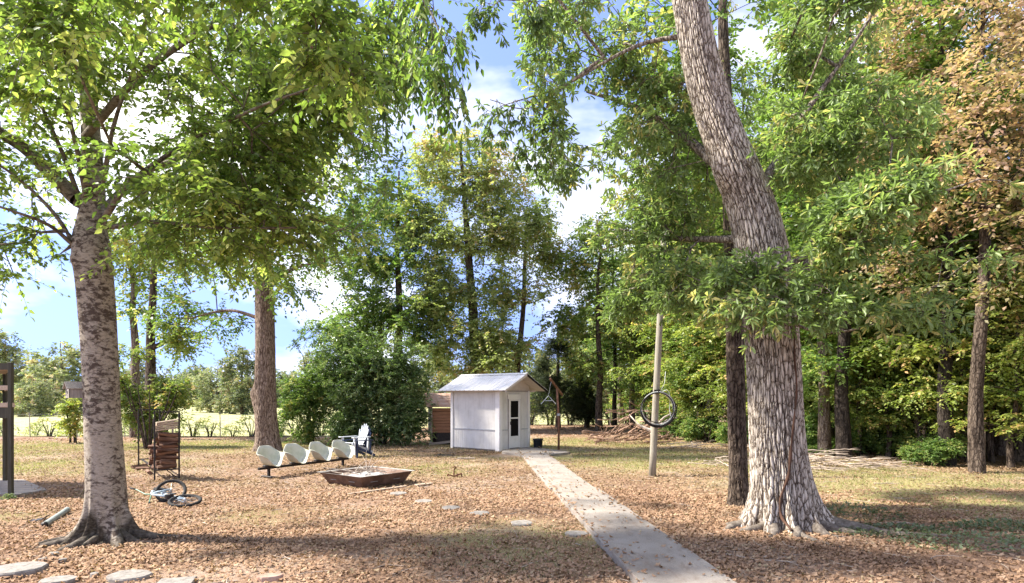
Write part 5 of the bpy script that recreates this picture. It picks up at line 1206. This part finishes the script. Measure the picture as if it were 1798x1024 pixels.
MB().tube([sd + Vector((-.11, -.03, .0)), sd + Vector((-.03, 0, .0)), sd + Vector((.06, .02, 0)), sd + Vector((.15, .04, 0))], [.05, .065, .04, .02], 10).build('saddle', 'rubber', bike, True)
MB().tube([bb + Vector((0, 0, -.03)), bb + Vector((0, 0, .05))], [.075, .075], 18).build('chainring', 'black_steel', bike)
for s in (1, -1):
    q = bb + Vector((.12 * s, -.08 * s, .055 if s > 0 else -.03)); MB().tube([bb + Vector((0, 0, .05 * s)), q], .010, 6).build('crank', 'black_steel', bike)
    MB().box(q + Vector((0, 0, .02 * s)), (.09, .06, .025), None, .004).build('pedal', 'plastic_black', bike)

# ------------------------------------------------------------------ dark timber stand at the left edge
st_ = empty('timber_stand', (gp(19, 875).x, gp(19, 875).y, 0), 0, 'tall dark timber stand with three plank shelves on a concrete pad', 'stand')
so = st_.location.copy(); pA = gp(19, 875) - so; pB = Vector((at(9, 840, 14.6).x, 14.6, 0)) - so; dv = Vector((-1.7, .1, 0))
Htop = 2.68
for p, w in ((pA, .075), (pB, .075), (pA + dv, .075), (pB + dv, .075)): MB().bar((p.x, p.y, .0), (p.x, p.y, Htop), w, w, Vector((0, 1, 0)), .006).build('post', 'treated_wood', st_)
for z, mt in ((2.60, 'treated_wood'), (1.68, 'treated_wood')):
    h = .13 if z > 2 else .2
    for a, b in ((pA, pB), (pA + dv, pB + dv), (pA, pA + dv), (pB, pB + dv)): MB().bar((a.x, a.y, z), (b.x, b.y, z), .05, h).build('rail', mt, st_)
def deck(z, n, mat):
    for k in range(n):
        t0, t1 = (k + .04) / n, (k + .96) / n; q = [pA.lerp(pB, t0) , pA.lerp(pB, t1), pA.lerp(pB, t1) + dv, pA.lerp(pB, t0) + dv]
        MB().prism([(v.x, v.y) for v in q], z, z + .035).build('shelf_board', mat, st_)
deck(1.79, 7, 'pale_wood'); deck(2.20, 7, 'treated_wood'); deck(2.53, 7, 'pale_wood')
for z, mt in ((2.20, 'pale_wood'), (1.86, 'pale_wood')):
    for a, b in ((pA, pB), (pA, pA + dv)): MB().bar((a.x + .06 * (z < 2), a.y, z - .02), (b.x + .06 * (z < 2), b.y, z - .02), .03, .09).build('shelf_edge', mt, st_)

# ------------------------------------------------------------------ birdhouse on the mottled trunk
bhc = at(135, 700, 8.75)
bhc = at(137, 699, 8.8)
bh = empty('birdhouse', bhc, R(48), 'weathered grey wooden birdhouse with a round hole on the blotched trunk', 'birdhouse'); bh.scale = (.8, .8, .8)
w_, dp, hh = .36, .22, .17      # long side along x, hole in the left end
box = MB(); box.box((.02, dp / 2 - .008, hh / 2), (w_, .016, hh)); box.box((.02, -dp / 2 + .008, hh / 2), (w_, .016, hh)); box.box((.02, 0, .008), (w_, dp - .034, .016)); box.build('wall', 'grey_wood', bh)
ends = MB()
for x in (-.16 + .002, .20 - .002):
    ends.add([(x, -dp / 2, 0), (x, dp / 2, 0), (x, dp / 2, hh), (x, 0, hh + .10), (x, -dp / 2, hh), (x + .014, -dp / 2, 0), (x + .014, dp / 2, 0), (x + .014, dp / 2, hh), (x + .014, 0, hh + .10), (x + .014, -dp / 2, hh)], [(4, 3, 2, 1, 0), (5, 6, 7, 8, 9), (0, 1, 6, 5), (1, 2, 7, 6), (0, 5, 9, 4)])
ends.build('gable_end', 'grey_wood', bh)
for s in (-1, 1): MB().bar((-.20, s * .066, hh + .052), (.23, s * .066, hh + .052), .185, .014, Vector((0, s * .9, 1))).build('roof_board', 'grey_wood', bh)
MB().tube([(-.163, 0, .10), (-.150, 0, .10)], .026, 18).build('entrance_hole', 'plastic_black', bh)
MB().tube([(-.16, 0, .055), (-.21, 0, .055)], .006, 8).build('perch', 'grey_wood', bh)
MB().bar((.19, .02, .08), (.36, .03, .06), .05, .03).build('mounting_bracket', 'grey_wood', bh)

# ------------------------------------------------------------------ wire fences
def fence(name, label, pts, h, step):
    root = empty(name, (pts[0][0], pts[0][1], 0), 0, label, 'fence'); o = Vector((pts[0][0], pts[0][1], 0)); P = []
    for a, b in zip(pts[:-1], pts[1:]):
        a, b = Vector((*a, 0)), Vector((*b, 0)); n = int((b - a).length / step)
        P += [a.lerp(b, k / n) for k in range(n)]
    P.append(Vector((*pts[-1], 0)))
    for k, p in enumerate(P):
        lean = random.uniform(-.05, .05); MB().tube([p - o + Vector((0, 0, -.05)), p - o + Vector((lean, 0, h + random.uniform(-.06, .1)))], .022 if k % 4 else .05, 6).build('post', 'grey_wood', root)
    for z in (.12, .3, .5, .72, .95, h - .06):
        MB().tube([p - o + Vector((0, -.025, z + random.uniform(-.015, .015))) for p in P], .004, 4).build('wire', 'galvanised', root)
    v = MB()
    for a, b in zip(P[:-1], P[1:]):
        for k in range(12):
            q = a.lerp(b, k / 12) - o + Vector((0, -.025, 0)); v.tube([q + Vector((0, 0, .1)), q + Vector((0, 0, h - .05))], .0025, 3, False)
    v.build('mesh_wires', 'galvanised', root)['kind'] = 'stuff'
fence('wire_fence', 'old wire field fence with thin posts along the left pasture', [(-36, 31.6), (-24, 31.2), (-9.5, 30.6), (-6, 32)], 1.2, 2.4)
fence('back_fence', 'wire fence behind the cedars at the back of the yard', [(-1, 43.2), (12, 43.6)], 1.2, 2.2)
# ------------------------------------------------------------------ stepping stones, slabs, scrap and boards on the ground
def stone(name, label, x, y, rx, ry, h, group=None, n=18, rot=0.0, poly=None, seed=0, mat='stone'):
    g = gp(x, y); rg_ = random.Random(seed); vs, fs = [], []
    P = poly or [(rx * math.cos(2 * math.pi * i / n) * rg_.uniform(.93, 1.05), ry * math.sin(2 * math.pi * i / n) * rg_.uniform(.93, 1.05)) for i in range(n)]
    n = len(P)
    for sc, z in ((1, -.05), (1, h * .7), (.95, h), (.5, h + .004)):
        for p in P: vs.append((p[0] * sc, p[1] * sc, z))
    for k in range(3):
        for i in range(n): i2 = (i + 1) % n; fs.append((k * n + i, k * n + i2, k * n + n + i2, k * n + n + i))
    fs.append(tuple(3 * n + i for i in range(n)))
    o = MB().add(vs, fs).build(name, mat); o.location = (g.x, g.y, ghs(g.x, g.y)); o.rotation_euler = (R(rg_.uniform(-1.5, 1.5)), R(rg_.uniform(-1.5, 1.5)), rot)
    return tag(o, label, 'stone', group)
for i, (x, y) in enumerate(((700, 868), (744, 881), (792, 893.5), (842, 902.5), (916, 920), (1012, 938.5))):
    stone('stepping_stone', 'small round concrete stepping stone in the row from fire pit to walkway', x, y, .175, .17, .035, 'round stepping stones across the leaves', seed=i)
stone('paving_stone', 'large round worn paving stone by the blotched tree roots', 28, 1003, .30, .27, .06, None, 20, .3, seed=11)
stone('paving_stone', 'small oval stone right beside the large round paving stone', 102, 1020, .19, .15, .04, None, 16, .2, seed=12)
stone('paving_stone', 'pitted round paving stone between the oval stone and the square slab', 228, 1014, .23, .19, .05, None, 18, 0, seed=13)
stone('square_slab', 'pale square concrete slab next to the pitted round stone', 308, 1028, .2, .2, .04, None, 4, .35, [(-.19, -.17), (.17, -.19), (.19, .17), (-.17, .18)], 14)
stone('brown_stone', 'brown flat stone half sunk in the leaves beyond the square slab', 474, 1019, .14, .09, .05, None, 12, .2, seed=15, mat='rust_roof')
for i, (x, y, r_) in enumerate(((95, 975, .06), (110, 985, .05), (165, 1010, .06), (1178, 942, .04), (75, 985, .05))):
    if i == 3: continue
    stone('rock', 'fist-sized pale rock among leaves near the paving stones', x, y, r_, r_ * .7, .04, 'pale rocks by the paving stones', 9, i, seed=20 + i)
def lying(name, label, cat, a, b, w, h, mat, lift=0.0):
    a, b = gp(*a), gp(*b); c = (a + b) / 2; d = (b - a); o = MB().box((0, 0, h / 2), (d.length, w, h), None, min(h, w) * .12).build(name, mat)
    o.location = (c.x, c.y, max(ghs(a.x, a.y), ghs(b.x, b.y), ghs(c.x, c.y)) - .004 + lift); o.rotation_euler = (0, 0, math.atan2(d.y, d.x)); return tag(o, label, cat)
lying('plank', 'short pale plank on the leaves just right of the fire pit', 'plank', (730, 853), (758, 850), .12, .025, 'pale_wood', .02)
lying('plank', 'long thin board lying in front of the fire pit corner', 'plank', (612, 871), (712, 857), .07, .025, 'pale_wood', .02)
lying('plank', 'weathered board lying in the leaves left of the shed corner', 'plank', (803, 806), (834, 806), .13, .03, 'dry_branch', .02)
pa_, pb2 = gp(78, 926), gp(118, 899); pi = empty('drain_pipe', (pa_.x, pa_.y, ghs(pa_.x, pa_.y) + .05), 0, 'short grey-green pipe lying left of the blotched trunk', 'pipe')
dpp = pb2 - pa_; MB().tube([(0, 0, 0), tuple(dpp * .06), tuple(dpp * .94), tuple(dpp)], [.05, .045, .045, .05], 14).build('pipe_body', 'pipe_grey', pi, True)
MB().tube([(0, 0, 0), tuple(dpp * -.02)], [.051, .03], 14).build('end_cap', 'black_steel', pi)
gs = gp(62, 915); sc_ = empty('plastic_scrap', (gs.x, gs.y, ghs(gs.x, gs.y)), R(10), 'bent scrap of black plastic on the leaves beside the pipe', 'scrap')
MB().add([(-.17, -.05, .0), (.0, -.07, .02), (.12, -.05, .05), (.17, -.03, .09), (.18, .07, .10), (.11, .08, .05), (.0, .08, .035), (-.16, .06, .02)] + [(-.17, -.05, .008), (.0, -.07, .028), (.12, -.05, .058), (.17, -.03, .098), (.18, .07, .108), (.11, .08, .058), (.0, .08, .043), (-.16, .06, .028)],
         [(0, 7, 6, 1), (1, 6, 5, 2), (2, 5, 4, 3), (8, 9, 14, 15), (9, 10, 13, 14), (10, 11, 12, 13)] + [(i, (i + 1) % 8, 8 + (i + 1) % 8, 8 + i) for i in range(8)]).build('sheet', 'plastic_black', sc_)
gs = gp(783, 799); rgp = empty('tarp_scrap', (gs.x, gs.y, ghs(gs.x, gs.y)), R(-25), 'crumpled dark tarp scrap on the leaves left of the shed', 'scrap')
vs, fs = [], []
for i in range(9):
    for j in range(5): vs.append((-.42 + i * .105, -.16 + j * .08, .03 + .035 * math.sin(i * 1.9 + j) * math.cos(j * 1.7) - .03 * (i in (0, 8) or j in (0, 4))))
for i in range(8):
    for j in range(4): k = i * 5 + j; fs.append((k, k + 5, k + 6, k + 1))
MB().add(vs, fs).build('sheet', 'plastic_black', rgp, True)
# rusty iron fitting with a ring on top
gi = gp(797, 839); ir = empty('iron_anchor', (gi.x, gi.y, ghs(gi.x, gi.y)), R(20), 'rusty iron fitting with an upright hook standing in the leaves', 'ironwork')
MB().tube([(0, 0, .0), (0, 0, .17), (.01, 0, .20), (.04, 0, .225), (.05, 0, .25), (.02, 0, .275), (-.025, 0, .26), (-.03, 0, .24)], .018, 8).build('hook', 'rust_steel', ir, True)
MB().bar((-.17, .0, .085), (.0, .0, .03), .05, .03).build('arm', 'rust_steel', ir)
MB().bar((.0, 0, .03), (.19, -.02, .10), .06, .03).build('arm', 'rust_steel', ir)
for x in (.08, .19): MB().bar((x, -.02, .0), (x, -.02, .10), .03, .03, Vector((1, 0, 0))).build('foot', 'rust_steel', ir)
MB().bar((-.16, 0, .0), (-.16, 0, .09), .03, .03, Vector((1, 0, 0))).build('foot', 'rust_steel', ir)

# ------------------------------------------------------------------ brush piles
bms = []
for k in range(6):
    rb = random.Random(60 + k); pts = stick_pts((-.5, 0, 0), (1, 0, .02), 1.0, rb.uniform(-.08, .08), rb, 8)
    mb = MB().tube(pts, [.017 * (1 - .65 * i / 7) for i in range(8)], 5)
    for q in range(2):
        i = rb.randint(3, 6); d = Vector((1, rb.uniform(-.9, .9), rb.uniform(-.4, .6))); mb.tube(stick_pts(pts[i], d, rb.uniform(.2, .4), .03, rb, 4), [.008, .006, .004, .002], 4)
    me = mb.mesh('branch', True); bms.append(me)
def brush(name, label, c, lx, ly, hz, n, mat, dirr, spread, ls=(.8, 2.2), seed=0):
    root = empty(name, (c[0], c[1], 0), 0, label, 'brush pile'); rb = random.Random(seed)
    for k in range(n):
        o = link_mesh('branch', bms[k % 6].copy() if k < 6 else bp[k % 6], None, root)
        if k < 6:
            if k == 0: bp = []
            o.data.materials.clear(); o.data.materials.append(M[mat]); bp.append(o.data)
        x, y = rb.uniform(-1, 1), rb.uniform(-1, 1); L = rb.uniform(*ls)
        z = .03 + hz * rb.random() * (1 - .8 * min(1, math.hypot(x, y)))
        o.location = (x * lx, y * ly, z + .02); o.rotation_euler = (0, rb.uniform(-.28, .12) * (1 if z > .1 else .2), dirr + rb.gauss(0, spread)); s = rb.uniform(.6, 1.4); o.scale = (L, s, s)
    return root
g = gp(1490, 826); brush('branch_pile', 'pile of long pale bare branches on the grass behind the oak', (g.x - .2, g.y + .4), 1.4, .8, .6, 60, 'dry_branch', -.75, .7, (.8, 2.2), 1)
g = gp(1105, 779); bp1 = brush('brush_pile', 'heap of reddish brown brush at the far grass edge behind the utility pole', (g.x, g.y), 1.5, .8, 1.0, 80, 'brush', .2, 1.2, (.6, 1.6), 2)
bp1.scale = (1, 1, 2.0)
stp = MB(); stp.tube([(.95, -.5, -.05), (.90, -.5, .15), (.93, -.45, .31), (1.15, -.4, .43)], [.16, .12, .14, .05], 9); stp.build('stump', 'pale_bark', bp1, True)
for a in (.4, .9, 2.3): MB().tube(stick_pts((.95, -.45, .27), (math.cos(a), math.sin(a) * .4, .25), 1.1, .1, rs), [.05, .04, .03, .025, .02, .012], 6).build('branch', 'pale_bark', bp1, True)
g = gp(1296, 818); brush('twig_pile', 'small heap of thin twigs on the grass left of the dark trunk', (g.x - .1, g.y + .2), 1.0, .5, .25, 22, 'dry_branch', .3, .7, (.5, 1.2), 3)
g = gp(1255, 786); brush('stick_pile', 'thin dead sticks scattered under the wood edge beyond the utility pole', (g.x, g.y), 1.8, .6, .35, 26, 'dry_branch', .1, .8, (.6, 1.8), 4)
for k, (x, y, an, L, lab) in enumerate(((1335, 985, -.5, .8, 'thin bare twig among leaves before the oak roots'), (1560, 852, -.3, .6, 'dark crooked stick on the thin grass right of the oak'))):
    g = gp(x, y); o = link_mesh('twig', bms[k].copy(), None); o.data.materials.append(M['dry_branch']); o.location = (g.x, g.y, ghs(g.x, g.y) + .03); o.rotation_euler = (0, 0, an); o.scale = (L, .8, .8); tag(o, lab, 'stick')
# ------------------------------------------------------------------ fallen leaves, grass and ground cover
def scatter(n, d0, d1, rng, side=.9, extra=2.0):
    d = np.sqrt(rng.random(n) * (d1 ** 2 - d0 ** 2) + d0 ** 2); x = (rng.random(n) * 2 - 1) * (d * side + extra); return x, d
STONES = [(o.location.x, o.location.y, max(o.dimensions.x, o.dimensions.y) / 2 - .02) for o in list(COL.objects) if o.get('category') == 'stone' and o.dimensions.x > .2]
def litter(name, n, d0, d1, kind, seed, L=(.05, .095), keep=1.0):
    rng = np.random.default_rng(seed); x, y = scatter(n, d0, d1, rng)
    g = grass_w(x, y); w = on_walk(x, y)
    bare = np.clip(fnoise(x, y, .55, 5.0) * 1.3 + .15, 0, 1)
    pr = np.clip((.72 + .42 * fnoise(x, y, 1.15, 7.0)) * 1.15 - .72 * g - .5 * bare * (1 - .5 * rng.random(n)), .12, 1); xl = 0.30 + (20.95 - y) * (0.99 / 14.22); xr_ = 1.24 + (20.5 - y) * (1.04 / 13.77); ed = np.minimum(np.abs(x - xl), np.abs(x - xr_)); pr = np.where(w, .03 + .22 * np.exp(-(ed / .07) ** 2) + .06 * np.clip(fnoise(x, y, 1.7, 4.0), 0, 1), pr)
    for sx_, sy_, sr in STONES: pr = np.where(np.hypot(x - sx_, y - sy_) < sr, .06, pr)
    edge_far = (y > 30) & (x < -8); pr = np.where(edge_far, 0, pr)
    k = rng.random(n) < pr; x, y, w = x[k], y[k], w[k]; n = len(x)
    z = gh(x, y) + np.where(w, .093, .004) + rng.random(n) * .012
    a = rng.random(n) * 6.283; tilt = rng.normal(size=n) * .22
    A = np.stack([np.cos(a), np.sin(a), tilt], 1); Nn = np.stack([rng.normal(size=n) * .35, rng.normal(size=n) * .35, np.ones(n)], 1)
    ln = rng.uniform(L[0], L[1], n); tint = np.clip(.52 + .19 * rng.normal(size=n) + .12 * fnoise(x, y, .8, 2.0), 0, 1)
    o = link_mesh(name, leaf_mesh(name, np.stack([x, y, z], 1), A, Nn, ln, ln * rng.uniform(.4, .65, n), tint, kind), 'litter')
    return o
tag(litter('leaf_litter', 140000, 4.5, 13.5, 'curl', 201, (.032, .075)), 'dry tan and brown fallen leaves covering the near yard', 'leaves', kind='stuff')
tag(litter('leaf_litter', 130000, 13.5, 25.5, 'curl4', 202, (.045, .095)), 'dry fallen leaves around the fire pit, seats and shed', 'leaves', kind='stuff')
tag(litter('leaf_litter', 50000, 25.5, 44, 'curl4', 203, (.08, .13)), 'dry fallen leaves under the back trees and the wood', 'leaves', kind='stuff')
rng = np.random.default_rng(210)
def grass(name, label, n, d0, d1, seed, hmin, hmax, w):
    rng = np.random.default_rng(seed); x, y = scatter(n, d0, d1, rng)
    g = grass_w(x, y); k = (rng.random(n) < np.clip(g * 1.25, .0, 1) ** 1.3) & ~on_walk(x, y); x, y = x[k], y[k]; n = len(x)
    A = np.stack([rng.normal(size=n) * .55, rng.normal(size=n) * .55, np.ones(n)], 1); Nn = np.stack([rng.normal(size=n), rng.normal(size=n) - .8, np.zeros(n)], 1)
    ln = rng.uniform(hmin, hmax, n); tint = np.clip(.5 + .28 * rng.normal(size=n) + .25 * fnoise(x, y, .7, 1.0), 0, 1)
    tag(link_mesh(name, leaf_mesh(name, np.stack([x, y, gh(x, y) - .004], 1), A, Nn, ln, w * rng.uniform(.7, 1.3, n), tint, 'blade'), 'grass'), label, 'grass', kind='stuff')
grass('grass', 'thin yellow-green grass blades in the near yard', 110000, 5, 14, 211, .03, .085, .007)
grass('grass', 'dry pale grass around the clothesline post, pole and back yard', 260000, 14, 33, 212, .04, .11, .012)
# weeds and ivy on the ground by the oak
def herb(name, label, x, y, rx, ry, h, n, seed, tm=.5):
    g = gp(x, y); rng = np.random.default_rng(seed); r = np.sqrt(rng.random(n)); a = rng.random(n) * 6.283
    px_, py_ = r * np.cos(a) * rx, r * np.sin(a) * ry; z = rng.random(n) ** 1.3 * h * (1 - r ** 2 * .8) + .01
    A = np.stack([np.cos(a) * .6 + rng.normal(size=n) * .6, np.sin(a) * .6 + rng.normal(size=n) * .6, .25 + rng.normal(size=n) * .4], 1); Nn = np.stack([rng.normal(size=n) * .5, rng.normal(size=n) * .5, np.ones(n)], 1)
    P = np.stack([px_, py_, z + gh(g.x + px_, g.y + py_)], 1); ln = rng.uniform(.03, .075, n)
    o = link_mesh(name, leaf_mesh(name, P, A, Nn, ln, ln * .55, np.clip(tm + .2 * rng.normal(size=n), 0, 1), 'ovate'), 'herb_leaf'); o.location = (g.x, g.y, 0)
    tag(o, label, 'ground cover', kind='stuff')
herb('ivy_patch', 'dark ivy and twigs on the ground right of the oak roots', 1505, 905, .75, .7, .2, 450, 301, .25)
herb('weed_patch', 'low blue-green weeds spreading on the leaves right of the oak', 1700, 957, 1.0, .55, .14, 650, 302, .75)
herb('weed_patch', 'scattered weeds between the oak roots and the weed patch', 1560, 935, .9, .4, .10, 900, 303, .4)
herb('weed_patch', 'tuft of weeds at the foot of the timber stand post', 16, 877, .12, .1, .12, 160, 304, .8)
herb('weed_patch', 'small weeds on the thin grass beyond the weed patch', 1760, 930, .9, .4, .12, 700, 305, .5)

def twig_scatter(n, seed):
    rng = np.random.default_rng(seed); x, y = scatter(n, 5, 24, rng); k = ~on_walk(x, y); x, y = x[k], y[k]; ch = []
    for i in range(len(x)):
        a = rng.random() * 6.283; L = rng.uniform(.12, .5); m = 4; t = np.linspace(0, 1, m); b = rng.normal() * .12 * L
        P = np.stack([x[i] + np.cos(a) * L * t - np.sin(a) * b * np.sin(3.1 * t), y[i] + np.sin(a) * L * t + np.cos(a) * b * np.sin(3.1 * t), np.zeros(m)], 1)
        P[:, 2] = gh(P[:, 0], P[:, 1]) + .018 + .012 * rng.random(); ch.append((P, np.array([1, .9, .7, .4]) * rng.uniform(.003, .008), 4))
    V, Fs = tubes(ch); o = link_mesh('fallen_twigs', np_mesh('fallen_twigs', V, Fs, 4), 'dry_branch')
    tag(o, 'thin dead twigs scattered through the fallen leaves', 'twigs', kind='stuff')
twig_scatter(1500, 401)
